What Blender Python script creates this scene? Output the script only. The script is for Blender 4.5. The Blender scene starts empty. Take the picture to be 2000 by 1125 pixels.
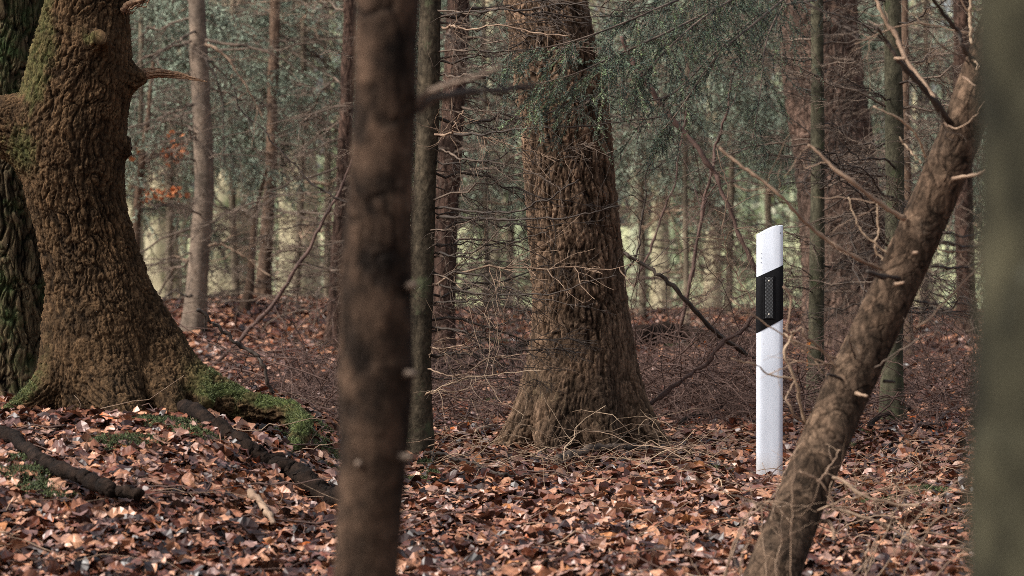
import bpy, math, random
import numpy as np
from mathutils import Vector

# ------------------------------------------------------------------ camera, world, sun
C = bpy.context.scene
COL = C.collection
FPX = 5555.6                      # focal length in pixels of a 2000 px wide frame (100 mm on 36 mm)
CAMZ = 1.10
PITCH = math.atan(112.5 / FPX)
cd = bpy.data.cameras.new('camera')
cam = bpy.data.objects.new('camera', cd)
COL.objects.link(cam)
cam.location = (0, 0, CAMZ)
cam.rotation_euler = (math.pi / 2 - PITCH, 0, 0)
cd.lens = 100
cd.sensor_width = 36
cd.clip_start = 0.1
cd.clip_end = 2000
cd.dof.use_dof = True
cd.dof.focus_distance = 12.9
cd.dof.aperture_fstop = 4.6
C.camera = cam

SUN_EL, SUN_AZ = math.radians(44), math.radians(-112)   # azimuth from +Y towards +X
w = bpy.data.worlds.new('World')
C.world = w
w.use_nodes = True
nt = w.node_tree
bg = nt.nodes['Background']
sky = nt.nodes.new('ShaderNodeTexSky')
sky.sky_type = 'NISHITA'
sky.sun_disc = False
sky.sun_elevation = SUN_EL
sky.sun_rotation = SUN_AZ
sky.air_density = 1.0
sky.dust_density = 5.0
sky.ozone_density = 0.6
hs = nt.nodes.new('ShaderNodeHueSaturation')
hs.inputs['Saturation'].default_value = 0.45          # thin overcast: a greyer sky
nt.links.new(sky.outputs[0], hs.inputs['Color'])
nt.links.new(hs.outputs[0], bg.inputs[0])
bg.inputs[1].default_value = 0.095
sl = bpy.data.lights.new('sun', 'SUN')
sl.energy = 2.05
sl.angle = math.radians(14)
sl.color = (1.0, 0.95, 0.88)
so = bpy.data.objects.new('sun', sl)
COL.objects.link(so)
sd = Vector((math.sin(SUN_AZ) * math.cos(SUN_EL), math.cos(SUN_AZ) * math.cos(SUN_EL), math.sin(SUN_EL)))
so.rotation_euler = sd.to_track_quat('Z', 'Y').to_euler()
C.view_settings.view_transform = 'Standard'
C.view_settings.look = 'None'
C.view_settings.gamma = 1
C.view_settings.exposure = 1.3
C.cycles.max_bounces = 5
C.cycles.diffuse_bounces = 3
C.cycles.glossy_bounces = 2
C.cycles.volume_bounces = 1
C.cycles.use_denoising = False          # a fine sensor-like grain suits this photograph
C.cycles.sample_clamp_direct = 5
C.cycles.sample_clamp_indirect = 1.5
C.cycles.pixel_filter_type = 'BLACKMAN_HARRIS'
C.cycles.filter_width = 0.9

# ------------------------------------------------------------------ maths helpers
RS = np.random.RandomState(7)


def S(t):
    t = np.clip(t, 0, 1)
    return t * t * (3 - 2 * t)


_perm = np.random.RandomState(3).permutation(256)
_perm = np.concatenate([_perm, _perm, _perm])
_grad = np.random.RandomState(4).normal(size=(256, 3))
_grad /= np.linalg.norm(_grad, axis=1)[:, None]
_rnd3 = np.random.RandomState(5).rand(256, 3)


def _hash(i, j, k):
    return _perm[_perm[_perm[i & 255] + (j & 255)] + (k & 255)]


def noise3(p):
    p = np.asarray(p, float)
    i = np.floor(p).astype(int)
    f = p - i
    u = f * f * f * (f * (f * 6 - 15) + 10)
    out = 0
    for a in (0, 1):
        for b in (0, 1):
            for c in (0, 1):
                g = _grad[_hash(i[..., 0] + a, i[..., 1] + b, i[..., 2] + c)]
                d = f - np.array([a, b, c])
                wgt = (u[..., 0] if a else 1 - u[..., 0]) * (u[..., 1] if b else 1 - u[..., 1]) * (u[..., 2] if c else 1 - u[..., 2])
                out = out + wgt * (g * d).sum(-1)
    return out * 1.5


def fbm(p, o=4):
    p = np.asarray(p, float)
    s, a = 0, 1.0
    for k in range(o):
        s = s + a * noise3(p * 2 ** k + 17.3 * k)
        a *= .5
    return s


def worley(p):
    """distance to nearest and second nearest feature point, and a random value of the cell"""
    p = np.asarray(p, float)
    i = np.floor(p).astype(int)
    f = p - i
    n = p.shape[0]
    d1 = np.full(n, 9.); d2 = np.full(n, 9.); cid = np.zeros(n)
    for a in (-1, 0, 1):
        for b in (-1, 0, 1):
            for c in (-1, 0, 1):
                h = _hash(i[:, 0] + a, i[:, 1] + b, i[:, 2] + c)
                q = _rnd3[h] + np.array([a, b, c]) - f
                d = np.sqrt((q * q).sum(1))
                m = d < d1
                d2 = np.where(m, d1, np.minimum(d2, d))
                d1 = np.where(m, d, d1)
                cid = np.where(m, h / 255., cid)
    return d1, d2, cid


def P(px, py, d):
    """world point seen at pixel (px, py) of the 2000 px photograph at depth d metres"""
    a = (px - 1000) / FPX * d
    b = -(py - 562.5) / FPX * d
    cp, sp = math.cos(PITCH), math.sin(PITCH)
    return np.array([a, d * cp + b * sp, CAMZ - d * sp + b * cp])


def ground(x, y):
    x = np.asarray(x, float); y = np.asarray(y, float)
    sh = np.broadcast(x, y).shape
    X = np.broadcast_to(x, sh).ravel(); Y = np.broadcast_to(y, sh).ravel()
    q = np.stack([X, Y, X * 0 + .5], 1)
    z = .03 * noise3(q * .45) + .018 * noise3(q * 1.7 + 9) - .03
    fade = np.exp(-(np.maximum(0, Y - 60) / 60) ** 2)
    z = z * (.3 + .7 * fade)
    edge = X + .10 * noise3(q * 1.3 + 4)
    m = S((Y - 8.5) / 3.2) * (1 - S((Y - 13.3) / 3.0)) * S((-.55 - edge) / .80)
    z = z + .31 * m
    z = z + .30 * np.exp(-((X + 3.3) / 2.3) ** 2 - ((Y - 32) / 4.5) ** 2)
    z = z + .08 * np.exp(-((X - 1.0) / 4) ** 2 - ((Y - 33) / 5) ** 2)
    z = z - 1.0 * S((Y - 36) / 26) + 2.5 * S((Y - 170) / 200) + 1.5 * S((np.abs(X) - 60) / 200)
    return z.reshape(sh)


def G(px, py, d0=7.5, d1=60):
    """ground point seen at a pixel"""
    ds = np.arange(d0, d1, .03)
    Q = np.array([P(px, py, d) for d in ds])
    below = Q[:, 2] < ground(Q[:, 0], Q[:, 1])
    k = int(np.argmax(below)) if below.any() else len(ds) - 1
    return Q[k]


def spline(K, n):
    """Catmull-Rom through the rows of K (any number of columns)"""
    K = np.asarray(K, float)
    if len(K) == 2:
        t = np.linspace(0, 1, n)[:, None]
        return K[0] * (1 - t) + K[1] * t
    A = np.vstack([2 * K[0] - K[1], K, 2 * K[-1] - K[-2]])
    t = np.linspace(0, len(K) - 1 - 1e-9, n)
    i = t.astype(int)
    f = (t - i)[:, None]
    p0, p1, p2, p3 = A[i], A[i + 1], A[i + 2], A[i + 3]
    return .5 * (2 * p1 + (p2 - p0) * f + (2 * p0 - 5 * p1 + 4 * p2 - p3) * f ** 2 + (3 * p1 - p0 - 3 * p2 + p3) * f ** 3)


def norm(v):
    return v / np.maximum(np.linalg.norm(v, axis=-1, keepdims=True), 1e-9)


class MB:
    """collects vertices and faces and builds ONE mesh"""

    def __init__(s):
        s.V = []; s.Q = []; s.T = []; s.A = {}; s.n = 0

    def add(s, V, Q=None, T=None, **attr):
        V = np.asarray(V, float).reshape(-1, 3)
        if Q is not None and len(Q): s.Q.append(np.asarray(Q, np.int64) + s.n)
        if T is not None and len(T): s.T.append(np.asarray(T, np.int64) + s.n)
        for k, a in attr.items():
            s.A.setdefault(k, []).append((s.n, np.broadcast_to(a, (len(V),))))
        s.V.append(V); s.n += len(V)

    def mesh(s, name, m, smooth=True):
        V = np.concatenate(s.V)
        me = bpy.data.meshes.new(name)
        nq = sum(len(q) for q in s.Q); ntri = sum(len(t) for t in s.T)
        L = []
        if nq: L.append(np.concatenate(s.Q).ravel())
        if ntri: L.append(np.concatenate(s.T).ravel())
        L = np.concatenate(L)
        me.vertices.add(len(V)); me.vertices.foreach_set('co', V.astype(np.float32).ravel())
        me.loops.add(len(L)); me.loops.foreach_set('vertex_index', L.astype(np.int32))
        me.polygons.add(nq + ntri)
        st = np.concatenate([np.arange(nq) * 4, nq * 4 + np.arange(ntri) * 3]).astype(np.int32)
        me.polygons.foreach_set('loop_start', st)
        me.update(calc_edges=True)
        for k, parts in s.A.items():
            arr = np.zeros(len(V), np.float32)
            for o, a in parts: arr[o:o + len(a)] = a
            at = me.attributes.new(k, 'FLOAT', 'POINT')
            at.data.foreach_set('value', arr)
        me.polygons.foreach_set('use_smooth', np.full(nq + ntri, smooth))
        me.materials.append(m)
        return me

    def obj(s, name, m, parent=None, smooth=True):
        return link(name, s.mesh(name, m, smooth), parent)


def link(name, me, parent=None):
    o = bpy.data.objects.new(name, me)
    COL.objects.link(o)
    if parent is not None:
        o.parent = parent
        o.matrix_parent_inverse = PINV.get(parent.name, Vector((0, 0, 0))) and o.matrix_parent_inverse
        if parent.name in PINV:
            o.location = -PINV[parent.name]
    return o


PINV = {}


def thing(name, label, cat, loc=(0, 0, 0), group=None):
    o = bpy.data.objects.new(name, None)
    COL.objects.link(o)
    o.location = loc
    o.empty_display_size = .1
    PINV[o.name] = Vector(loc)
    o['label'] = label; o['category'] = cat
    if group: o['group'] = group
    return o


def tag(o, label, cat, group=None, kind=None):
    o['label'] = label; o['category'] = cat
    if group: o['group'] = group
    if kind: o['kind'] = kind
    return o


def tubes(mb, Pt, R, k=3, close=False, **attr):
    """m tubes at once: Pt (m,n,3), R (m,n)"""
    Pt = np.asarray(Pt, float); R = np.asarray(R, float)
    if Pt.ndim == 2: Pt = Pt[None]; R = R[None]
    m, n, _ = Pt.shape
    T = norm(np.gradient(Pt, axis=1))
    mt = norm(Pt[:, -1] - Pt[:, 0])
    ref = np.where(np.abs(mt[:, 2:3]) < .75, np.array([[0, 0, 1.]]), np.array([[1., 0, 0]]))
    e1 = norm(np.cross(T, ref[:, None, :]))
    e2 = np.cross(T, e1)
    th = np.arange(k) * 2 * math.pi / k
    V = Pt[:, :, None] + R[:, :, None, None] * (np.cos(th)[None, None, :, None] * e1[:, :, None] + np.sin(th)[None, None, :, None] * e2[:, :, None])
    a = np.arange(n - 1)[:, None] * k + np.arange(k)[None]
    b = np.arange(n - 1)[:, None] * k + (np.arange(k)[None] + 1) % k
    q = np.stack([a, b, b + k, a + k], -1).reshape(-1, 4)
    Q = (q[None] + (np.arange(m) * n * k)[:, None, None]).reshape(-1, 4)
    T3 = None
    if close:
        caps = []
        for j in range(1, k - 1):
            caps.append([0, j + 1, j]); caps.append([(n - 1) * k, (n - 1) * k + j, (n - 1) * k + j + 1])
        T3 = (np.array(caps)[None] + (np.arange(m) * n * k)[:, None, None]).reshape(-1, 3)
    kw = {}
    for kk, vv in attr.items():
        vv = np.asarray(vv, float)
        kw[kk] = np.repeat(vv, n * k) if vv.ndim == 1 and len(vv) == m else vv
    mb.add(V.reshape(-1, 3), Q, T3, **kw)


def curves(start, d, L, bend, n, rs, wob=.03):
    """m curved polylines (m,n,3)"""
    t = np.linspace(0, 1, n)[None, :, None]
    L = np.asarray(L)[:, None, None]
    W = np.cumsum(rs.normal(size=(len(start), n, 3)), 1) * wob * L / math.sqrt(n)
    W -= W[:, :1]
    return start[:, None] + d[:, None] * L * t + np.asarray(bend)[:, None] * L * t * t + W


# ------------------------------------------------------------------ materials
def newmat(name):
    m = bpy.data.materials.new(name)
    m.use_nodes = True
    t = m.node_tree
    b = t.nodes['Principled BSDF']
    return m, t, b


def N(t, typ, **kw):
    n = t.nodes.new(typ)
    for k, v in kw.items():
        if k.startswith('i_'):
            n.inputs[k[2:].replace('_', ' ')].default_value = v
        else:
            setattr(n, k, v)
    return n


def ramp(t, fac, stops):
    r = t.nodes.new('ShaderNodeValToRGB')
    e = r.color_ramp.elements
    while len(e) < len(stops): e.new(.5)
    for i, (p, c) in enumerate(stops):
        e[i].position = p
        e[i].color = (*c, 1) if len(c) == 3 else c
    t.links.new(fac, r.inputs[0])
    return r.outputs[0]


def mix(t, fac, a, b, typ='MIX'):
    n = t.nodes.new('ShaderNodeMix')
    n.data_type = 'RGBA'; n.blend_type = typ
    for s, v in ((n.inputs[0], fac), (n.inputs[6], a), (n.inputs[7], b)):
        if hasattr(v, 'default_value') or isinstance(v, bpy.types.NodeSocket): t.links.new(v, s)
        else: s.default_value = v if isinstance(v, (int, float)) else (*v, 1)
    return n.outputs[2]


def bark(name, c1, c2, scale=30, stretch=.25, bump=.6, bumpd=.01, moss=None, hattr=False, rough=.92, cracks=.5, cscale=None, spec=.10, mott=(.45, 1.25), ms=None):
    m, t, b = newmat(name)
    tc = N(t, 'ShaderNodeTexCoord')
    mp = N(t, 'ShaderNodeMapping'); mp.inputs['Scale'].default_value = (1, 1, stretch)
    t.links.new(tc.outputs['Object'], mp.inputs[0])
    n1 = N(t, 'ShaderNodeTexNoise', i_Scale=scale, i_Detail=8, i_Roughness=.7)
    t.links.new(mp.outputs[0], n1.inputs['Vector'])
    n2 = N(t, 'ShaderNodeTexNoise', i_Scale=(ms or scale * .12), i_Detail=5, i_Roughness=.6)
    t.links.new(tc.outputs['Object'], n2.inputs['Vector'])
    col = ramp(t, n1.outputs[0], [(.32, c1), (.66, c2)])
    col = mix(t, .75, col, ramp(t, n2.outputs[0], [(.36, (mott[0],) * 3), (.64, (mott[1], mott[1] * .96, mott[1] * .92))]), 'MULTIPLY')
    hgt = n1.outputs[0]
    if cracks:
        v = N(t, 'ShaderNodeTexNoise', i_Scale=(cscale or scale * .5), i_Detail=3, i_Roughness=.55, i_Distortion=.6)
        t.links.new(mp.outputs[0], v.inputs['Vector'])
        cr = ramp(t, v.outputs[0], [(.445, (1, 1, 1)), (.492, (0, 0, 0)), (.508, (0, 0, 0)), (.555, (1, 1, 1))])
        col = mix(t, cracks, col, mix(t, cr, [x * .35 for x in c1], col), 'MIX')
        add = N(t, 'ShaderNodeMath', operation='MULTIPLY_ADD')
        t.links.new(cr, add.inputs[0]); add.inputs[1].default_value = cracks; t.links.new(hgt, add.inputs[2])
        hgt = add.outputs[0]
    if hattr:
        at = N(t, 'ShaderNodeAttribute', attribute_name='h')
        hc = ramp(t, at.outputs['Fac'], [(.08, (.11, .085, .065)), (.32, (.62, .57, .51)), (.55, (1.3, 1.22, 1.14)), (.85, (2.3, 2.2, 2.05))])  # fissure shade painted in at low relief; weathered ridge tops paler
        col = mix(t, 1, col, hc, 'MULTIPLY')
        am = N(t, 'ShaderNodeAttribute', attribute_name='moss')
        mc = ramp(t, n1.outputs[0], [(.34, (.012, .013, .006)), (.5, (.045, .058, .017)), (.68, (.11, .125, .045))])
        col = mix(t, am.outputs['Fac'], col, mc)
    if moss:
        n3 = N(t, 'ShaderNodeTexNoise', i_Scale=moss[2], i_Detail=6, i_Roughness=.7)
        t.links.new(tc.outputs['Object'], n3.inputs['Vector'])
        f = ramp(t, n3.outputs[0], [(moss[1], (0, 0, 0)), (moss[1] + .12, (1, 1, 1))])
        col = mix(t, f, col, moss[0])
    bp = N(t, 'ShaderNodeBump', i_Strength=bump, i_Distance=bumpd)
    t.links.new(hgt, bp.inputs['Height'])
    t.links.new(bp.outputs[0], b.inputs['Normal'])
    t.links.new(col, b.inputs['Base Color'])
    b.inputs['Roughness'].default_value = rough
    b.inputs['Specular IOR Level'].default_value = spec
    return m


def plain(name, stops, rough=.8, attr=None, scale=20, bump=0, spec=.3, stretch=1):
    m, t, b = newmat(name)
    if attr:
        src = N(t, 'ShaderNodeAttribute', attribute_name=attr).outputs['Fac']
    else:
        tc = N(t, 'ShaderNodeTexCoord')
        mp = N(t, 'ShaderNodeMapping'); mp.inputs['Scale'].default_value = (1, 1, stretch)
        t.links.new(tc.outputs['Object'], mp.inputs[0])
        n1 = N(t, 'ShaderNodeTexNoise', i_Scale=scale, i_Detail=6, i_Roughness=.65)
        t.links.new(mp.outputs[0], n1.inputs['Vector'])
        src = n1.outputs[0]
        if bump:
            bp = N(t, 'ShaderNodeBump', i_Strength=bump, i_Distance=.005)
            t.links.new(src, bp.inputs['Height']); t.links.new(bp.outputs[0], b.inputs['Normal'])
    t.links.new(ramp(t, src, stops), b.inputs['Base Color'])
    b.inputs['Roughness'].default_value = rough
    b.inputs['Specular IOR Level'].default_value = spec
    return m


M = {}
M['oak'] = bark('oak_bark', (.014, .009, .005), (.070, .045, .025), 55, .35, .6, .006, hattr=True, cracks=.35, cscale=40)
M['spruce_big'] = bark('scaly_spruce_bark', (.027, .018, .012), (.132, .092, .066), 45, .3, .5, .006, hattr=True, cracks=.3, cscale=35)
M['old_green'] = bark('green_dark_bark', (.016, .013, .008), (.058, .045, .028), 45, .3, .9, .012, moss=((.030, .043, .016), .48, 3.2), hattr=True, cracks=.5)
M['fore'] = bark('foreground_bark', (.008, .005, .0035), (.058, .037, .025), 20, .55, .9, .012, moss=((.125, .085, .060), .60, 13), cracks=.6, cscale=9, mott=(.18, 1.8), ms=14)
M['fore_green'] = bark('algae_bark', (.009, .009, .006), (.034, .032, .020), 14, .5, .6, .01, moss=((.085, .085, .065), .60, 8), cracks=.1, mott=(.30, 1.9), ms=10)
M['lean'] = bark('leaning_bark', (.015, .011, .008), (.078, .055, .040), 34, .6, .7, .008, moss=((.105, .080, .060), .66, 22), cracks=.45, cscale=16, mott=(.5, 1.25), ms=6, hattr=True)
M['fir'] = bark('mottled_fir_bark', (.016, .013, .009), (.088, .070, .048), 40, .7, .4, .004, moss=((.070, .075, .042), .56, 6), cracks=.25, cscale=20)
M['fir_green'] = bark('greenish_fir_bark', (.028, .027, .018), (.095, .088, .060), 40, .6, .5, .004, moss=((.050, .056, .030), .55, 7), cracks=.25, cscale=20)
M['red'] = bark('reddish_bark', (.024, .014, .011), (.108, .068, .052), 24, .3, .9, .014, cracks=.7, cscale=14)
M['massive'] = bark('massive_spruce_bark', (.038, .025, .019), (.155, .103, .080), 24, .3, .9, .014, cracks=.7, cscale=14)
M['brown'] = bark('thin_brown_bark', (.060, .038, .026), (.155, .105, .075), 30, .5, .6, .006, cracks=.35)
M['pale_far'] = bark('hazy_far_bark', (.075, .062, .045), (.200, .165, .120), 20, .5, .4, .006, cracks=.2)  # distance haze painted into the bark as a lighter colour
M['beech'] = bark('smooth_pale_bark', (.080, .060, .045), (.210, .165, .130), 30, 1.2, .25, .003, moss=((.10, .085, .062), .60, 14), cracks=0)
M['far_beech'] = bark('far_beech_bark', (.240, .220, .135), (.430, .390, .270), 6, .4, .3, .01, moss=((.085, .105, .050), .52, 1.2), cracks=0)  # beech bark lightened, the haze of distance put into its colour
M['dead'] = plain('dead_branch_wood', [(.35, (.016, .011, .008)), (.62, (.150, .108, .080))], .8, scale=6)
M['dead_dark'] = plain('dark_wet_wood', [(.3, (.012, .009, .007)), (.7, (.055, .038, .028))], .7, scale=10, bump=.4)
M['dead_red'] = plain('reddish_dead_wood', [(.3, (.026, .013, .010)), (.7, (.110, .064, .050))], .8, scale=8, bump=.3)
M['pale_twig'] = plain('pale_peeled_wood', [(.3, (.200, .130, .080)), (.7, (.430, .320, .220))], .7, scale=9, bump=.3)
M['tan_twig'] = plain('tan_peeled_wood', [(.3, (.110, .065, .042)), (.65, (.290, .200, .135))], .7, scale=12, bump=.3)
M['splinter'] = plain('splintered_wood', [(.35, (.070, .038, .022)), (.65, (.300, .185, .110))], .85, scale=60, bump=1, stretch=1)
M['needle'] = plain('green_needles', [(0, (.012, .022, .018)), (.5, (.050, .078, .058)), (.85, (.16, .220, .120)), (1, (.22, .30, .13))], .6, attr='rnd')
M['needle_far'] = plain('haze_paled_needles', [(0, (.075, .088, .056)), (.5, (.215, .262, .195)), (1, (.400, .465, .350))], .7, attr='rnd')  # green paled to stand in for haze over the far boughs
M['rust_leaf'] = plain('clinging_rust_leaves', [(0, (.30, .09, .03)), (1, (.62, .22, .08))], .6, attr='rnd')
M['leaf'] = plain('fallen_leaf', [
    (0.00, (.008, .003, .002)), (.26, (.030, .008, .004)), (.38, (.110, .030, .014)), (.52, (.230, .095, .050)),
    (.64, (.400, .205, .118)), (.78, (.130, .068, .060)), (.90, (.310, .190, .145)), (.96, (.340, .140, .050)), (1., (.44, .11, .02))],
    .42, attr='rnd', spec=.5)
M['moss'] = plain('moss', [(0, (.012, .018, .007)), (.6, (.060, .078, .030)), (1, (.150, .170, .075))], .9, attr='rnd')


def vein_leaf(m):
    t = m.node_tree
    b = t.nodes['Principled BSDF']
    at = N(t, 'ShaderNodeAttribute', attribute_name='u')      # 0 at the midrib, 1 at the edge
    src = b.inputs['Base Color'].links[0].from_socket
    tc = N(t, 'ShaderNodeTexCoord')
    n1 = N(t, 'ShaderNodeTexNoise', i_Scale=45, i_Detail=4)
    t.links.new(tc.outputs['Object'], n1.inputs['Vector'])
    c = mix(t, .7, src, ramp(t, n1.outputs[0], [(.3, (.55, .5, .48)), (.7, (1.25, 1.25, 1.25))]), 'MULTIPLY')
    c = mix(t, .6, c, ramp(t, at.outputs['Fac'], [(.0, (1.35, 1.3, 1.2)), (.12, (1, 1, 1)), (.85, (1, 1, 1)), (1, (.8, .72, .66))]), 'MULTIPLY')
    t.links.new(c, b.inputs['Base Color'])


vein_leaf(M['leaf'])

# ------------------------------------------------------------------ ground
def soil():
    m, t, b = newmat('forest_floor')
    tc = N(t, 'ShaderNodeTexCoord')
    v = N(t, 'ShaderNodeTexVoronoi', i_Scale=16, i_Randomness=1)
    t.links.new(tc.outputs['Object'], v.inputs['Vector'])
    sep = N(t, 'ShaderNodeSeparateColor'); t.links.new(v.outputs['Color'], sep.inputs[0])
    litter = ramp(t, sep.outputs[0], [(0, (.04, .016, .010)), (.35, (.13, .052, .030)), (.7, (.27, .14, .085)), (1, (.34, .22, .16))])
    n = N(t, 'ShaderNodeTexNoise', i_Scale=3, i_Detail=6)
    t.links.new(tc.outputs['Object'], n.inputs['Vector'])
    litter = mix(t, ramp(t, n.outputs[0], [(.35, (0, 0, 0)), (.6, (1, 1, 1))]), (.03, .017, .011), litter)
    sx = N(t, 'ShaderNodeSeparateXYZ'); t.links.new(tc.outputs['Object'], sx.inputs[0])
    mr = N(t, 'ShaderNodeMapRange'); mr.inputs[1].default_value = 66; mr.inputs[2].default_value = 76
    t.links.new(sx.outputs[1], mr.inputs[0])
    n2 = N(t, 'ShaderNodeTexNoise', i_Scale=.4, i_Detail=5)
    t.links.new(tc.outputs['Object'], n2.inputs['Vector'])
    grass = ramp(t, n2.outputs[0], [(.3, (.26, .29, .13)), (.7, (.46, .44, .25))])
    t.links.new(mix(t, mr.outputs[0], litter, grass), b.inputs['Base Color'])
    bp = N(t, 'ShaderNodeBump', i_Strength=.8, i_Distance=.02)
    t.links.new(v.outputs['Distance'], bp.inputs['Height']); t.links.new(bp.outputs[0], b.inputs['Normal'])
    b.inputs['Roughness'].default_value = .8
    return m


M['soil'] = soil()
xs = np.concatenate([-np.geomspace(390, 8.4, 26), np.arange(-8, 8.01, .08), np.geomspace(8.4, 390, 26)])
ys = np.concatenate([-np.geomspace(60, 3, 10), np.arange(-2, 6, .5), np.arange(6, 40, .08), np.geomspace(40.3, 390, 70)])
XX, YY = np.meshgrid(xs, ys)
ZZ = ground(XX, YY)
nx, ny = len(xs), len(ys)
a = (np.arange(ny - 1)[:, None] * nx + np.arange(nx - 1)[None]).ravel()
mb = MB(); mb.add(np.stack([XX, YY, ZZ], -1).reshape(-1, 3), np.stack([a, a + 1, a + nx + 1, a + nx], 1))
go = mb.obj('ground', M['soil']); go['kind'] = 'structure'


# ------------------------------------------------------------------ leaf litter
def leaf_set(mb, cx, cy, cz, nrm, size, rs, rows, tilt, rnd, lobed=None):
    n = len(cx)
    t = np.linspace(0, 1, rows)
    wprof = np.sin(math.pi * np.clip(t * .97 + .015, 0, 1) ** .85) ** .75
    lob = np.zeros((n, rows))
    if lobed is not None:
        lob = lobed[:, None] * np.where(np.arange(rows) % 2 == 0, .18, -.18)[None]
    wd = (.30 + .16 * rs.rand(n))[:, None] * wprof[None] * (1 + lob)
    k1 = rs.normal(0, .55, n)[:, None]; k2 = rs.normal(.12, .32, n)[:, None]; k3 = rs.normal(0, .35, n)[:, None]
    tt = t[None] - .5
    mid = np.stack([tt + 0 * k1, .10 * k3 * np.sin(tt * 5), k1 * tt * tt + .15 * k3 * np.sin(tt * 7)], -1)
    pts = []
    for sgn in (-1, 0, 1):
        q = mid.copy()
        q[..., 1] += sgn * wd * np.cos(k2)
        q[..., 2] += abs(sgn) * wd * np.sin(k2) * (1 + .5 * sgn * k3) + abs(sgn) * .06 * np.sin(tt * 23 + 6 * k1) * wprof
        pts.append(q)
    L = np.stack(pts, 2)                                # n, rows, 3, 3
    L = L * size[:, None, None, None]
    # random attitude
    yaw = rs.rand(n) * 2 * math.pi
    up = norm(nrm + rs.normal(size=(n, 3)) * tilt[:, None])
    ex = norm(np.stack([np.cos(yaw), np.sin(yaw), 0 * yaw], 1))
    ex = norm(ex - up * (ex * up).sum(1)[:, None])
    ey = np.cross(up, ex)
    W = L[..., 0:1] * ex[:, None, None] + L[..., 1:2] * ey[:, None, None] + L[..., 2:3] * up[:, None, None]
    W += np.stack([cx, cy, cz], 1)[:, None, None]
    base = (np.arange(rows - 1)[:, None] * 3 + np.arange(2)[None]).ravel()
    q = np.stack([base, base + 1, base + 4, base + 3], 1)
    Q = (q[None] + (np.arange(n) * rows * 3)[:, None, None]).reshape(-1, 4)
    u = np.tile(np.tile([1., 0., 1.], rows), n)
    mb.add(W.reshape(-1, 3), Q, rnd=np.repeat(rnd, rows * 3), u=u)


def ground_normal(x, y, e=.04):
    return norm(np.stack([-(ground(x + e, y) - ground(x - e, y)) / (2 * e), -(ground(x, y + e) - ground(x, y - e)) / (2 * e), np.ones_like(x)], 1))


def leaf_colours(x, y, rs):
    r = np.clip(rs.beta(1.5, 1.5, len(x)) * .93, 0, .93)
    big = noise3(np.stack([x * .6, y * .6, x * 0 + 3], 1))
    r = np.clip(r + .16 * big, 0, .93)
    bright = rs.rand(len(x))
    r = np.where(bright > .995, 1.0, np.where(bright > .98, .96, r))
    return r


rs = np.random.RandomState(11)
mb = MB()


def litter_band(y0, y1, dens, smin, smax, rows, tilt0):
    A = (y1 - y0) * (.36 * y1 * 1.12 + 1.8)
    n = int(A * dens)
    y = rs.uniform(y0, y1, n)
    x = rs.uniform(-1, 1, n) * (.18 * y1 * 1.12 + .9)
    keep = np.abs(x) < .18 * y * 1.12 + .9
    x, y = x[keep], y[keep]
    n = len(x)
    lay = rs.rand(n)
    sz = rs.uniform(smin, smax, n)
    z = ground(x, y) + .000 + lay ** 1.6 * .06
    leaf_set(mb, x, y, z, ground_normal(x, y), sz, rs, rows, (.12 + rs.rand(n) ** 2 * tilt0), leaf_colours(x, y, rs), (rs.rand(n) < .35).astype(float))


litter_band(6.8, 11.5, 1900, .032, .084, 7, .6)
litter_band(11.5, 17, 1500, .036, .086, 5, .65)
litter_band(17, 25, 700, .05, .11, 4, .8)
litter_band(25, 39, 450, .06, .13, 3, .85)
tag(mb.obj('leaf_litter', M['leaf'], smooth=False), 'brown and rust fallen leaves carpeting the forest floor', 'leaves', kind='stuff')


# ------------------------------------------------------------------ trunk builders
def seg_field(V, Pt, R):
    """signed distance of points V to a tapered polyline, arc length and offset vector"""
    best = np.full(len(V), 1e9); s_out = np.zeros(len(V)); off = np.zeros_like(V)
    s0 = 0.
    for i in range(len(Pt) - 1):
        a, b = Pt[i], Pt[i + 1]
        ab = b - a; L = np.linalg.norm(ab)
        t = np.clip(((V - a) @ ab) / (L * L), 0, 1)
        o = V - (a + t[:, None] * ab)
        d = np.linalg.norm(o, axis=1) - (R[i] * (1 - t) + R[i + 1] * t)
        m = d < best
        best[m] = d[m]; s_out[m] = (s0 + t * L)[m]; off[m] = o[m]
        s0 += L
    return best, s_out, off


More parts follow.
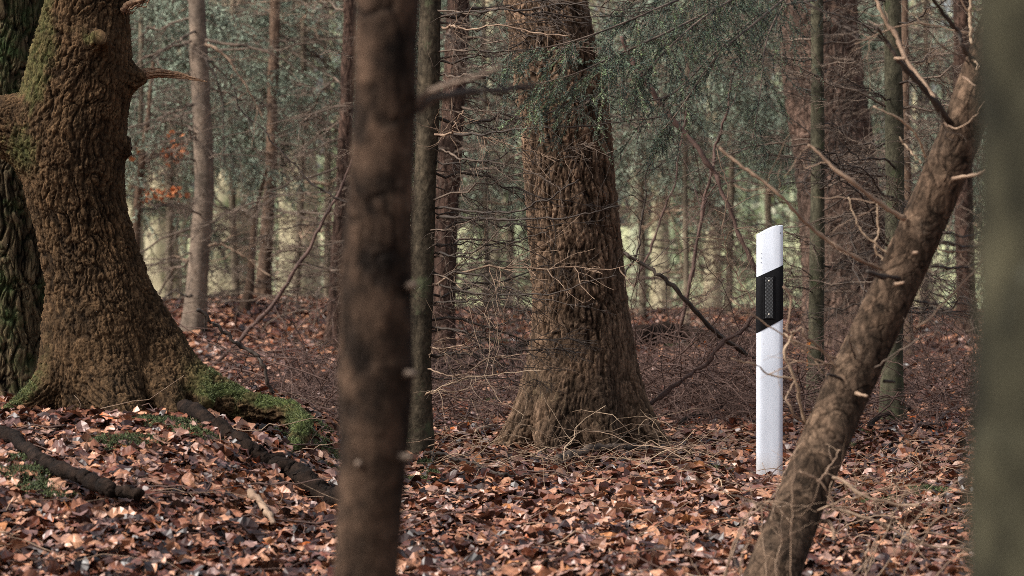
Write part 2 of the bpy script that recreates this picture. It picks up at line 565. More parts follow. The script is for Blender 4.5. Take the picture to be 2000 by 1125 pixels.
def organic(name, tube_list, voxel, barkfn, mossfn, m, parent, ksm=.06):
    """fuse tapered limbs into one skin, smooth the joints, raise the bark"""
    mb = MB()
    T = []
    for K, n in tube_list:
        q = spline(K, n)
        T.append((q[:, :3], q[:, 3]))
        tubes(mb, q[:, :3], q[:, 3], 24, close=True)
    me = mb.mesh('tmp', m)
    o = bpy.data.objects.new('tmp', me); COL.objects.link(o)
    md = o.modifiers.new('r', 'REMESH'); md.mode = 'VOXEL'; md.voxel_size = voxel; md.use_smooth_shade = True
    dg = bpy.context.evaluated_depsgraph_get(); dg.update()
    me2 = bpy.data.meshes.new_from_object(o.evaluated_get(dg))
    bpy.data.objects.remove(o)
    n = len(me2.vertices)
    V = np.empty(n * 3, np.float32); me2.vertices.foreach_get('co', V); V = V.reshape(-1, 3).astype(float)

    def field(V):
        ds = []; ss = []; oo = []
        for Pt, R in T:
            d, s_, o_ = seg_field(V, Pt, R)
            ds.append(d); ss.append(s_); oo.append(o_)
        D = np.stack(ds)
        e = np.exp(-(D - D.min(0)) / ksm)
        return D.min(0) - ksm * np.log(e.sum(0)) * .6, e / e.sum(0), ss, oo

    for it in range(3):
        f, wt, ss, oo = field(V)
        # gradient: weighted mean of the offset directions
        gdir = norm(sum(wt[i][:, None] * norm(oo[i]) for i in range(len(T))))
        V = V - gdir * np.clip(f, -.05, .05)[:, None]
    f, wt, ss, oo = field(V)
    gdir = norm(sum(wt[i][:, None] * norm(oo[i]) for i in range(len(T))))
    h = 0
    for i, (Pt, R) in enumerate(T):
        ax = norm(Pt[-1] - Pt[0])
        ref = np.array([1., 0, 0]) if abs(ax[0]) < .7 else np.array([0, 1., 0])
        e1 = norm(np.cross(ax, ref)); e2 = np.cross(ax, e1)
        q = np.stack([oo[i] @ e1, oo[i] @ e2, V @ ax], 1)
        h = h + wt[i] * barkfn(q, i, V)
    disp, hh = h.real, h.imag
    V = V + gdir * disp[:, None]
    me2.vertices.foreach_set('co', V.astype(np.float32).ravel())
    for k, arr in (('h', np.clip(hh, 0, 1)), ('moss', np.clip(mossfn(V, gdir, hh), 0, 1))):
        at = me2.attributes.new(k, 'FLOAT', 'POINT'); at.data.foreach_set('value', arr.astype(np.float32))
    me2.materials.clear(); me2.materials.append(m)
    me2.update()
    return link(name, me2, parent)


def fissure(p, w):
    return S(np.abs(noise3(p)) / w)


def oak_bark(q, i, V):
    tw = .5 * np.sin(q[:, 2] * 1.9 + 1)
    c, s_ = np.cos(tw), np.sin(tw)
    p = np.stack([q[:, 0] * c - q[:, 1] * s_, q[:, 0] * s_ + q[:, 1] * c, q[:, 2]], 1)
    wv = np.stack([noise3(p * 11 + 5), noise3(p * 11 + 25), noise3(p * 11 + 45)], 1)
    h1 = fissure(p * np.array([27, 27, 5]) + wv * .9, .24)
    h2 = fissure(p * np.array([70, 70, 20]) + wv * 1.3, .24)
    d1, d2, cid = worley(p * np.array([110, 110, 48]) + wv * 1.8)
    fl = S((d2 - d1) / .3) * cid ** 1.5
    big = fbm(p * np.array([4.5, 4.5, 2.2]), 3)
    swirl = noise3(V * np.array([9, 9, 16]) + wv * .8)
    fine = noise3(p * 170)
    b1, b2, bc = worley(p * np.array([38, 38, 17]) + wv * 1.2 + 3)
    h1 = h1 * (.55 + .45 * S((b2 - b1) / .12)) * (.75 + .25 * bc)
    h = .50 * h1 + .24 * h2 + .26 * fl
    hh = h + .07 * fine
    return (.027 * (h - .5) + .016 * big + .006 * swirl + .002 * fine) + 1j * hh


def spruce_bark(q, i, V):
    p = q
    wv = np.stack([noise3(p * 9 + 5), noise3(p * 9 + 25), noise3(p * 9 + 45)], 1)
    h1 = fissure(p * np.array([30, 30, 4]) + wv * .6, .26)
    h2 = fissure(p * np.array([55, 55, 11]) + wv * .9 + 9, .24)
    d1, d2, cid = worley(p * np.array([85, 85, 32]) + wv * 1.6)
    fl = S((d2 - d1) / .5) * cid
    fine = noise3(p * 150)
    big = fbm(p * np.array([5, 5, 1.5]), 2)
    b1, b2, bc = worley(p * np.array([24, 24, 8.5]) + wv * .9 + 3)
    h1 = h1 * (.50 + .50 * S((b2 - b1) / .12)) * (.70 + .30 * bc)
    h = .48 * h1 + .22 * h2 + .30 * fl
    hh = h + .06 * fine
    return (.032 * (h - .5) + .010 * big + .002 * fine) + 1j * hh


def px_tube(rows, n=40):
    """rows of (px, py, depth, radius in px) -> world knots"""
    return np.array([[*P(a, b, d), r * d / FPX] for a, b, d, r in rows]), n


# trunk as a ring grid with raised bark, cheaper than organic()
def grid_trunk(mb, K, nu, nv, amp, fr, fs, kind='worley', big=.01, flare=0, flare_h=.3, seed=0):
    q = spline(K, nv)
    Pt, R = q[:, :3], q[:, 3]
    s_ = np.concatenate([[0], np.cumsum(np.linalg.norm(np.diff(Pt, axis=0), axis=1))])
    T = norm(np.gradient(Pt, axis=0))
    e1 = norm(np.cross(T, np.array([0, 1., 0]))); e2 = np.cross(T, e1)
    th = np.arange(nu) * 2 * math.pi / nu
    cs, sn = np.cos(th), np.sin(th)
    Rm = R.mean()
    p = np.stack([np.broadcast_to(cs * Rm, (nv, nu)), np.broadcast_to(sn * Rm, (nv, nu)), np.broadcast_to(s_[:, None], (nv, nu))], -1).reshape(-1, 3) + seed * 3.7
    wv = np.stack([noise3(p * 8 + 5), noise3(p * 8 + 25), noise3(p * 8 + 45)], 1)
    if kind == 'worley':
        h = .6 * S(np.abs(noise3(p * np.array([fr, fr, fs]) * .8 + wv * .6)) / .28) + .4 * S(np.abs(noise3(p * np.array([fr, fr, fs]) * 1.9 + wv)) / .25)
    elif kind == 'flaky':
        d1, d2, cid = worley(p * np.array([fr, fr, fs]) + wv * 1.1)
        e1_, e2_, c2 = worley(p * np.array([fr, fr, fs]) * 2.7 + wv * 2)
        h = np.clip((.30 + .35 * cid) * (.35 + .65 * S((d2 - d1) / .07)) + .28 * c2 * S((e2_ - e1_) / .15) + .12 * noise3(p * 90), 0, 1)
    elif kind == 'smooth':
        h = .5 + .5 * fbm(p * np.array([fr, fr, fs]) * .5, 2)
    else:
        h = .5 + .5 * fbm(p * np.array([fr, fr, fs]), 4)
        h = np.clip(h, 0, 1)
    disp = amp * (h - .5) + big * noise3(p * np.array([6, 6, 2.5]))
    rad = R[:, None] * (1 + flare * np.exp(-((s_ - s_[0]) / flare_h))[:, None] * (.75 + .5 * np.abs(np.sin(2.5 * th + seed))[None])) + disp.reshape(nv, nu)
    V = Pt[:, None] + rad[..., None] * (cs[None, :, None] * e1[:, None] + sn[None, :, None] * e2[:, None])
    a = np.arange(nv - 1)[:, None] * nu + np.arange(nu)[None]
    b = np.arange(nv - 1)[:, None] * nu + (np.arange(nu)[None] + 1) % nu
    Q = np.stack([a, b, b + nu, a + nu], -1).reshape(-1, 4)
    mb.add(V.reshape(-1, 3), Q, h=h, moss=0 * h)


def basepoint(px, d, r=0):
    """where a trunk at column px and depth d meets the ground"""
    x = (px - 1000) / FPX * d
    return np.array([x, d, float(ground(x, d))])


def simple_tree(name, label, rows, m, nu, nv, amp, fr, fs, kind='worley', big=.008, flare=.5, flare_h=.25, seed=0, group=None, cat='tree'):
    """rows from the base up: (px, py, depth, radius px); the base is sunk into the ground"""
    K = [[*P(a, b, d), r * d / FPX] for a, b, d, r in rows]
    zb = float(ground(K[0][0], K[0][1]))
    K[0][2] = zb - .08
    t = thing(name, label, cat, (K[0][0], K[0][1], zb), group)
    mb = MB()
    grid_trunk(mb, np.array(K), nu, nv, amp, fr, fs, kind, big, flare, flare_h, seed)
    mb.obj('trunk', m, t)
    return t, np.array(K)


# ------------------------------------------------------------------ twigs, branches, boughs
def twig_system(rs, L, r, n2, n3, droop, spread=1.0, hang=.15, wob=.05, n4=0):
    main = curves(np.zeros((1, 3)), np.array([[1., 0, 0]]), [L], np.array([[0, rs.normal(0, .12), droop]]), 14, rs, wob)
    out = [(main, np.linspace(r, r * .22, 14)[None])]

    def kids(par, pr, k, lf, rad, hang):
        m, n, _ = par.shape
        t = rs.uniform(.12, 1, (m, k))
        i = np.clip((t * (n - 1)).astype(int), 0, n - 2)
        f = (t * (n - 1) - i)[..., None]
        mi = np.arange(m)[:, None]
        st = par[mi, i] * (1 - f) + par[mi, i + 1] * f
        tg = norm(par[mi, i + 1] - par[mi, i])
        side = norm(np.cross(tg, np.array([0, 0, 1.]))) * np.where(rs.rand(m, k) < .5, -1, 1)[..., None]
        side = norm(side + rs.normal(size=(m, k, 3)) * .45 * spread)
        ang = rs.uniform(.6, 1.25, (m, k))[..., None]
        d = norm(tg * np.cos(ang) + side * np.sin(ang) + np.array([0, 0, -hang]))
        pl = np.linalg.norm(par[:, -1] - par[:, 0], axis=1)[:, None]
        ln = (pl * lf * (1.15 - t * .8) * rs.uniform(.4, 1.1, (m, k)))
        nn = 7
        c = curves(st.reshape(-1, 3), d.reshape(-1, 3), ln.ravel(), rs.normal(size=(m * k, 3)) * .18 + np.array([0, 0, -hang * .5]) + .15 * tg.reshape(-1, 3), nn, rs, .07)
        rr = np.linspace(1, .35, nn)[None] * np.full((m * k, 1), rad)
        return c, rr

    c2, r2 = kids(main, r, n2, .42, r * .38, hang)
    out.append((c2, r2))
    if n3:
        c3, r3 = kids(c2, 0, n3, .45, r * .2, hang)
        out.append((c3, r3))
        if n4:
            c4, r4 = kids(c3, 0, n4, .5, r * .14, hang)
            out.append((c4, r4))
    return out


def dead_mesh(name, seed, L, r, n2, n3, droop, m, **kw):
    rs = np.random.RandomState(seed)
    mb = MB()
    for j, (c, rr) in enumerate(twig_system(rs, L, r, n2, n3, droop, **kw)):
        tubes(mb, c, np.maximum(rr, .0016), 5 if j == 0 else 3)
    return mb.mesh(name, m)


def needles(mb, c, rs, per_m, ln, wd, tone=0):
    m, n, _ = c.shape
    seg = np.linalg.norm(np.diff(c, axis=1), axis=2).sum(1)
    cnt = np.maximum(1, (seg * per_m).astype(int))
    idx = np.repeat(np.arange(m), cnt)
    t = rs.rand(len(idx)) * (n - 1) * .999
    i = t.astype(int); f = (t - i)[:, None]
    p = c[idx, i] * (1 - f) + c[idx, i + 1] * f
    tg = norm(c[idx, i + 1] - c[idx, i])
    rv = rs.normal(size=(len(idx), 3)); rv[:, 2] *= .5
    d = norm(tg * .9 + norm(rv - tg * (rv * tg).sum(1)[:, None]) * 1.0)
    L = ln * rs.uniform(.7, 1.15, len(idx))[:, None]
    sd_ = norm(np.cross(d, rs.normal(size=(len(idx), 3)))) * wd * .5
    V = np.stack([p - sd_, p + sd_, p + d * L], 1)
    T = np.arange(len(idx) * 3).reshape(-1, 3)
    tonev = np.clip(rs.beta(2, 3, m)[idx] + tone + rs.normal(0, .08, len(idx)), 0, 1)
    mb.add(V.reshape(-1, 3), None, T, rnd=np.repeat(tonev, 3))


def bough_mesh(name, seed, L, r, n2, n3, droop, per_m, ln, wd, m_wood, m_need, **kw):
    rs = np.random.RandomState(seed)
    mb = MB()
    sysm = twig_system(rs, L, r, n2, n3, droop, **kw)
    for j, (c, rr) in enumerate(sysm):
        tubes(mb, c, np.maximum(rr, .0011), 5 if j == 0 else 3, rnd=0 * np.ones(len(c)))
    nwood = sum(len(q) for q in mb.Q)
    for j, (c, rr) in enumerate(sysm[1:]):
        needles(mb, c, rs, per_m * (.6 if j == 0 else 1), ln, wd)
    me = mb.mesh(name, m_wood)
    me.materials.append(m_need)
    k = len(me.polygons)
    mi = np.zeros(k, np.int32); mi[nwood:] = 1
    me.polygons.foreach_set('material_index', mi)
    return me


DEAD = [dead_mesh('dead_branch', 30 + i, 1.0, .0075, (16, 22, 12, 26, 18, 20)[i], (3, 4, 3, 4, 5, 3)[i], (-.12, .1, -.25, .05, .2, -.05)[i], M['dead'], wob=(.05, .09, .07, .05, .1, .06)[i]) for i in range(6)]
DEAD_DARK = [dead_mesh('dark_dead_branch', 60 + i, 1.0, .0085, (12, 18, 22, 15)[i], (3, 3, 4, 4)[i], (-.15, .12, -.05, .2)[i], M['dead_dark'], wob=.07) for i in range(4)]
DEAD_TAN = [dead_mesh('tan_dead_branch', 80 + i, 1.0, .0075, (10, 14, 18)[i], (2, 3, 3)[i], (-.15, .18, .0)[i], M['tan_twig'], wob=.1) for i in range(3)]
GREEN = [bough_mesh('spruce_bough', 100 + i, 1.0, .008, 26, 8, (-.22, -.05, -.3, -.15)[i], 220, .018, .0034, M['dead'], M['needle'], hang=.45) for i in range(4)]
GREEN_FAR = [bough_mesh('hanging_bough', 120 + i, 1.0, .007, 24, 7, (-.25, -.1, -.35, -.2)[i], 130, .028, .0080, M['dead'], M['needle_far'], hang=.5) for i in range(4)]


def place(me, name, parent, at, az, el, roll, sc):
    """put a shared branch mesh on its tree; az 0 points to +X"""
    o = bpy.data.objects.new(name, me)
    COL.objects.link(o)
    o.parent = parent
    o.location = Vector(at) - PINV[parent.name]
    o.rotation_euler = (roll, -el, az)
    o.scale = (sc, sc, sc)
    return o


def at_height(K, z):
    """centre line and radius of a trunk at height z"""
    q = spline(K, 60)
    i = int(np.argmin(np.abs(q[:, 2] - z)))
    return q[i, :3], q[i, 3]


def dress(t, K, meshes, n, z0, z1, sc0, sc1, seed, name='branch', el=(-.25, .25), azs=None):
    rs = np.random.RandomState(seed)
    for i in range(n):
        z = z0 + (z1 - z0) * (i + rs.rand()) / n
        c, r = at_height(K, z)
        if azs is None: az = rs.rand() * 2 * math.pi
        else:
            lo, hi = azs[rs.randint(len(azs))]
            az = math.radians(rs.uniform(lo, hi))
        place(meshes[rs.randint(len(meshes))], name, t, c, az, rs.uniform(*el), rs.uniform(-.6, .6), rs.uniform(sc0, sc1))


def stick(mb, rows, r0, r1, k=7, n=24, wob=.004, world=False, seed=0, attr=None, close=True):
    """a free-hand branch through pixels (px, py, depth) or world points"""
    rs = np.random.RandomState(seed + 500)
    K = np.array([p if world else P(*p) for p in rows])
    q = spline(K, n)
    W = np.cumsum(rs.normal(size=q.shape), 0) * wob
    W -= np.linspace(0, 1, n)[:, None] * W[-1]
    q = q + W
    r = np.linspace(r0, r1, n) * (1 + .18 * rs.normal(size=n))
    kw = attr or {}
    tubes(mb, q, r, k, close=close, **kw)
    return q


def side_twigs(mb, q, rs, n, l0, l1, r, up=0):
    i = rs.randint(2, len(q) - 1, n)
    tg = norm(q[i] - q[i - 1])
    rv = norm(rs.normal(size=(n, 3)))
    d = norm(norm(rv - tg * (rv * tg).sum(1)[:, None]) + .6 * tg + np.array([0, 0, up]))
    c = curves(q[i], d, rs.uniform(l0, l1, n), rs.normal(size=(n, 3)) * .25, 8, rs, .08)
    tubes(mb, c, np.linspace(r, r * .4, 8)[None] * np.ones((n, 1)), 3)
    return c

# ------------------------------------------------------------------ the old tree on the mound
DO = 12.4
ot = thing('old_tree', 'gnarled thick old tree with a swollen burl and mossy roots on the leaf mound', 'tree', tuple(G(225, 795)))
oak_tubes = [
    px_tube([(170, -190, DO, 80), (169, 0, DO, 84), (160, 90, DO, 90), (148, 180, DO, 98), (138, 270, DO, 96), (145, 350, DO, 91), (160, 430, DO, 88), (178, 520, DO, 91), (195, 600, DO, 98), (205, 690, DO, 108), (210, 780, DO, 112), (210, 900, DO, 112)], 44),
    px_tube([(125, 305, DO, 82), (62, 262, DO, 70), (4, 246, DO, 58), (-70, 232, DO, 47), (-170, 190, DO - .1, 42)], 16),
    px_tube([(235, 560, DO, 45), (285, 665, DO, 62), (345, 735, DO - .05, 52), (420, 775, DO - .1, 40), (500, 797, DO - .15, 29), (560, 806, DO - .2, 23), (589, 830, DO - .35, 18), (580, 862, DO - .5, 15), (562, 900, DO - .65, 8)], 34),
    px_tube([(165, 640, DO, 60), (120, 735, DO - .1, 42), (60, 785, DO - .15, 27), (0, 820, DO - .2, 18), (-60, 860, DO - .3, 12)], 20),
    px_tube([(200, 700, DO - .05, 70), (230, 790, DO - .3, 45), (260, 850, DO - .5, 20)], 8),
    px_tube([(300, 740, DO - .1, 42), (330, 785, DO - .25, 24), (345, 830, DO - .4, 12)], 8),
    px_tube([(200, 130, DO, 40), (240, 150, DO, 28), (268, 152, DO, 17), (282, 150, DO, 12)], 8),
    px_tube([(185, 90, DO - .12, 22), (195, 74, DO - .24, 10)], 4),
    px_tube([(215, 285, DO, 24), (247, 288, DO, 10)], 4),
    px_tube([(400, 760, DO - .12, 20), (405, 790, DO - .25, 9)], 4),
]


def oak_moss(V, n, h):
    x, y, z = V.T
    px = 1000 + x / y * FPX
    nz = noise3(V * 7) * .5 + noise3(V * 25) * .3
    patch = .35 + .65 * S((noise3(V * 13) + .35) / .35)
    root = patch * S((px - 330) / 110) * S((n[:, 2] - .05 + nz * .5) / .45) * (.35 + .65 * S((.62 - z) / .25))
    lroot = S((110 - px) / 60) * S((.75 - z) / .2) * S((n[:, 2] - .1 + nz * .5) / .5) * .7
    left = S((-.35 - n[:, 0] + nz * .6) / .35) * S((z - 1.3) / .15) * .45
    low = .35 * S((nz - .05) / .3) * S((.6 - z) / .3) * S((px - 260) / 120)
    tip = S((px - 545) / 25) * S((.5 + nz) / .5) * S((z - .22) / .06)
    return np.clip(np.maximum.reduce([root, lroot, left, low, tip * .9]), 0, 1)


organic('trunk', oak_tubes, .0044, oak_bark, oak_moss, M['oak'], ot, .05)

# broken limb: splintered wood made of many long shards
mb = MB()
rs = np.random.RandomState(5)
core = spline([[*P(262, 153, DO), .026], [*P(300, 143, DO), .021], [*P(345, 146, DO), .015], [*P(405, 160, DO - .03), .004]], 26)
tubes(mb, core[:, :3], core[:, 3] * .75, 10, close=True)
for i in range(46):
    a0 = rs.uniform(-.08, .5); a1 = min(a0 + rs.uniform(.25, .6), 1 + .02 * rs.rand())
    ii = np.clip(np.linspace(a0, a1, 9), 0, 1) * 25
    i0 = np.clip(ii.astype(int), 0, 24); f = (ii - i0)[:, None]
    c = core[i0] * (1 - f) + core[i0 + 1] * f
    ph = rs.rand() * 6.28
    off = np.array([0, math.cos(ph), math.sin(ph)])[None] * c[:, 3:4] * rs.uniform(.6, 1.05)
    q = c[:, :3] + off + rs.normal(size=(9, 3)) * .0012
    tubes(mb, q, np.sin(np.linspace(.5, 3.0, 9)) * rs.uniform(.003, .006), 4, close=True)
mb.obj('broken_limb', M['splinter'], ot)
mb = MB()
stick(mb, [(240, 22, DO - .1), (262, 12, DO - .1), (288, -6, DO - .1)], .014, .008, 7)
for i in range(8):
    stick(mb, [(245 + rs.rand() * 10, 18 + rs.rand() * 8, DO - .11), (290 + rs.rand() * 10, -8 + rs.rand() * 8, DO - .1)], .004, .002, 4, seed=i)
mb.obj('broken_limb', M['splinter'], ot)

# the dark trunk just behind it
bt, bK = simple_tree('old_tree', 'dark mossy trunk half hidden behind the gnarled tree, at the left edge', [(0, 790, 13.5, 108), (4, 650, 13.5, 100), (2, 400, 13.5, 94), (-4, 200, 13.5, 90), (0, 0, 13.5, 88), (0, -200, 13.5, 84)], M['old_green'], 420, 620, .022, 26, 9, seed=3, flare=.25, big=.018)

# ------------------------------------------------------------------ the thick spruce in the middle
DF = 14.3
ft = thing('spruce_tree', 'thick scaly barked spruce with flared foot in the middle of the clearing', 'tree', tuple(basepoint(1128, DF)))
sp_tubes = [
    px_tube([(1045, -190, DF, 72), (1066, 0, DF, 79), (1098, 200, DF, 86), (1117, 400, DF, 88), (1131, 560, DF, 92), (1137, 680, DF, 97), (1135, 780, DF, 102), (1130, 900, DF, 104)], 40),
    px_tube([(1175, 680, DF, 55), (1208, 775, DF - .05, 50), (1250, 840, DF - .1, 38), (1292, 880, DF - .15, 24), (1335, 908, DF - .2, 10)], 16),
    px_tube([(1090, 700, DF, 50), (1048, 800, DF - .1, 42), (1003, 862, DF - .2, 30), (958, 900, DF - .25, 18), (930, 920, DF - .3, 8)], 16),
    px_tube([(1110, 730, DF - .1, 50), (1090, 830, DF - .25, 42), (1075, 900, DF - .4, 26), (1065, 930, DF - .5, 10)], 12),
    px_tube([(1160, 730, DF - .1, 50), (1170, 830, DF - .25, 40), (1185, 895, DF - .4, 22), (1195, 920, DF - .5, 8)], 12),
    px_tube([(1140, 720, DF + .1, 60), (1110, 830, DF + .4, 40), (1100, 900, DF + .6, 20)], 8),
]


def spruce_moss(V, n, h):
    return np.clip(.25 * S((noise3(V * 3) - .25) / .3) * S((h - .4) / .3), 0, 1) * S((.8 - V[:, 2]) / .6)


organic('trunk', sp_tubes, .006, spruce_bark, spruce_moss, M['spruce_big'], ft, .04)

# ------------------------------------------------------------------ blurred foreground trunks
ct, cK = simple_tree('foreground_tree', 'out of focus dark brown trunk in the foreground, left of the middle', [(700, 1700, 5.0, 66), (716, 1125, 5.0, 66), (729, 900, 5.0, 69), (734, 730, 5.0, 74), (734, 690, 5.0, 71), (738, 500, 5.0, 69), (748, 300, 5.0, 64), (755, 0, 5.0, 64), (760, -250, 5.0, 62)], M['fore'], 96, 360, .005, 20, 9, kind='fbm', big=.006, flare=.2)
mb = MB(); stick(mb, [(770, 240, 5.0), (850, 215, 5.02), (950, 185, 5.05), (1045, 165, 5.1)], .0095, .005, 8); mb.obj('branch', M['dead_dark'], ct)
mb = MB(); stick(mb, [(775, 235, 5.0), (840, 205, 5.0), (910, 165, 4.95), (980, 128, 4.9)], .007, .003, 8); mb.obj('branch', M['dead'], ct)
for (a, b, c, d) in ((775, 728, 812, 730), (760, 890, 806, 893), (706, 913, 700, 905), (790, 560, 812, 556)):
    mb = MB(); stick(mb, [(a, b, 4.98), (c, d, 4.93)], .008, .005, 8, n=6, wob=.001); mb.obj('branch_stub', M['dead'], ct)
dt, dK = simple_tree('foreground_tree', 'very blurred greenish trunk at the right edge, nearest of all', [(2180, 3200, 2.3, 300), (2168, 1125, 2.3, 284), (2172, 900, 2.3, 278), (2182, 500, 2.3, 272), (2180, 200, 2.3, 270), (2176, 0, 2.3, 272), (2176, -500, 2.3, 262)], M['fore_green'], 96, 300, .006, 12, 6, kind='fbm', big=.006, flare=.1)

# ------------------------------------------------------------------ the leaning trunk
DL = 9.0
lt, lK = simple_tree('leaning_tree', 'bare brown trunk leaning steeply to the right in front of the white post', [(1476, 1210, DL - .5, 52), (1508, 1125, DL - .4, 50), (1618, 845, DL - .1, 47), (1748, 560, DL, 45), (1862, 296, DL, 42), (1952, 40, DL, 38), (2030, -170, DL, 34)], M['lean'], 170, 640, .0042, 15, 10, kind='flaky', big=.003, flare=.35, flare_h=.12, seed=6)


def lean_branch(rows, r0, r1, m='tan_twig', name='branch', twigs=0, seed=0, n=26, wob=.002):
    mb = MB()
    q = stick(mb, rows, r0, r1, 7, n, wob, seed=seed)
    if twigs:
        side_twigs(mb, q, np.random.RandomState(seed), twigs, .05, .22, .0018)
    mb.obj(name, M[m], lt)


D9 = 8.95
lean_branch([(1855, 240, D9), (1790, 165, D9 - .1), (1752, 118, D9 - .15), (1735, 88, D9 - .15), (1712, 52, D9 - .2)], .0105, .0045, 'dead_dark', seed=1)
lean_branch([(1748, 114, D9 - .15), (1768, 114, D9 - .2)], .005, .003, 'tan_twig', 'branch_stub', n=6, wob=.0005)
lean_branch([(1832, 205, D9), (1780, 130, D9 + .05), (1755, 75, D9 + .1), (1725, 30, D9 + .1), (1700, -15, D9 + .1)], .008, .006, 'tan_twig', seed=2, twigs=3)
lean_branch([(1905, 130, D9), (1878, 90, D9 - .1), (1868, 60, D9 - .1), (1838, 20, D9 - .15), (1815, -10, D9 - .2)], .0085, .006, 'dead_dark', seed=3)
lean_branch([(1900, 118, D9 - .05), (1904, 133, D9 - .15), (1912, 131, D9 - .2)], .003, .002, 'pale_twig', seed=31)
lean_branch([(1899, 85, D9), (1897, 45, D9), (1894, -10, D9)], .0055, .0055, 'pale_twig', seed=4)
lean_branch([(1808, 305, D9), (1795, 268, D9 - .05), (1765, 238, D9 - .1), (1706, 207, D9 - .15)], .0048, .0022, 'pale_twig', seed=5)
lean_branch([(1800, 318, D9), (1780, 295, D9), (1758, 268, D9)], .0035, .002, 'pale_twig', seed=6)
lean_branch([(1768, 425, D9), (1715, 395, D9 - .05), (1650, 345, D9 - .1), (1605, 305, D9 - .1), (1578, 284, D9 - .1)], .0085, .0035, 'tan_twig', seed=7, twigs=4)
lean_branch([(1722, 525, D9), (1660, 495, D9 - .1), (1590, 455, D9 - .15), (1530, 395, D9 - .2), (1470, 340, D9 - .2), (1440, 318, D9 - .2), (1405, 288, D9 - .2)], .0065, .0042, 'tan_twig', seed=8, twigs=7, n=40)
lean_branch([(1725, 508, D9), (1714, 480, D9), (1716, 440, D9), (1714, 395, D9)], .0038, .003, 'pale_twig', seed=9)
lean_branch([(1735, 495, D9), (1695, 460, D9), (1670, 425, D9), (1658, 385, D9)], .0032, .0018, 'pale_twig', seed=10)
lean_branch([(1760, 545, D9), (1725, 538, D9 - .1), (1694, 530, D9 - .18)], .008, .007, 'dead_dark', 'branch_stub', seed=11, n=8)
lean_branch([(1748, 555, D9 - .08), (1765, 552, D9 - .16)], .007, .004, 'tan_twig', 'branch_stub', n=6, seed=12, wob=.0005)
lean_branch([(1786, 494, D9 - .06), (1791, 493, D9 - .12)], .007, .004, 'tan_twig', 'branch_stub', n=6, seed=12, wob=.0005)
lean_branch([(1862, 348, D9 - .05), (1895, 343, D9 - .1), (1925, 332, D9 - .12)], .0065, .005, 'tan_twig', 'branch_stub', seed=13, n=8)
lean_branch([(1672, 768, D9 - .08), (1694, 774, D9 - .14)], .0075, .004, 'tan_twig', 'branch_stub', n=6, seed=14, wob=.0005)
lean_branch([(1725, 745, D9), (1748, 746, D9 + .02)], .0055, .004, 'dead_dark', 'branch_stub', n=6, seed=15, wob=.0005)
lean_branch([(1650, 745, D9 - .05), (1632, 735, D9 - .1), (1615, 733, D9 - .14)], .006, .003, 'dead_dark', 'branch_stub', n=8, seed=16)
for i, (y, rr) in enumerate(((455, .004), (470, .005), (485, .0035), (520, .005), (590, .004))):
    x0 = 1845 - (y - 455) * .42
    lean_branch([(x0, y, D9), (x0 + 50, y + 4 + 6 * math.sin(i), D9 + .1), (x0 + 120, y - 12 + 20 * math.sin(i * 2), D9 + .25)], rr, rr * .5, ('dead_dark', 'dead_dark', 'tan_twig')[i % 3], seed=20 + i, twigs=4)
lean_branch([(1790, 640, D9), (1830, 610, D9 + .05), (1880, 560, D9 + .1), (1925, 500, D9 + .15)], .005, .003, 'tan_twig', seed=27, twigs=3)
lean_branch([(1845, 238, D9 - .07), (1870, 250, D9 - .13), (1900, 230, D9 - .17), (1925, 195, D9 - .2)], .0025, .0015, 'tan_twig', seed=28)
lean_branch([(1880, 150, D9 - .07), (1905, 168, D9 - .14)], .004, .003, 'tan_twig', 'branch_stub', seed=29, n=6)
# the pale crooked shoot between the post and the trunk
lean_branch([(1640, 725, D9 - .02), (1600, 680, D9 - .05), (1570, 655, D9 - .08), (1565, 642, D9 - .08), (1550, 648, D9 - .1), (1538, 640, D9 - .1), (1545, 585, D9 - .12), (1530, 560, D9 - .15)], .0045, .0028, 'tan_twig', seed=32, n=40, wob=.0012)
lean_branch([(1575, 830, D9), (1560, 780, D9 - .05), (1550, 735, D9 - .08), (1532, 690, D9 - .1), (1548, 655, D9 - .1), (1552, 645, D9 - .1)], .006, .0035, 'pale_twig', seed=33, n=40, wob=.0012)
lean_branch([(1552, 738, D9 - .08), (1500, 730, D9 - .12), (1470, 712, D9 - .15), (1428, 700, D9 - .2)], .0032, .0018, 'pale_twig', seed=34)
lean_branch([(1575, 835, D9 - .02), (1545, 800, D9 - .1), (1540, 770, D9 - .1), (1552, 745, D9 - .05)], .004, .002, 'tan_twig', seed=35)
lean_branch([(1610, 730, D9), (1580, 690, D9), (1545, 665, D9 - .02), (1530, 650, D9)], .0022, .0014, 'pale_twig', seed=36)
# long low branches reaching right from the foot
lean_branch([(1590, 925, D9 - .1), (1640, 935, D9 - .2), (1700, 975, D9 - .25), (1745, 988, D9 - .25), (1795, 990, D9 - .25)], .0065, .004, 'tan_twig', seed=40, twigs=4)
lean_branch([(1600, 985, D9 - .1), (1660, 1005, D9 - .2), (1735, 1030, D9 - .2), (1800, 1062, D9 - .2), (1905, 1075, D9 - .2)], .006, .003, 'tan_twig', seed=41, twigs=6)
lean_branch([(1565, 1010, D9 - .1), (1610, 1020, D9 - .2), (1625, 1040, D9 - .25), (1630, 1055, D9 - .28)], .007, .005, 'tan_twig', 'branch_stub', seed=42)

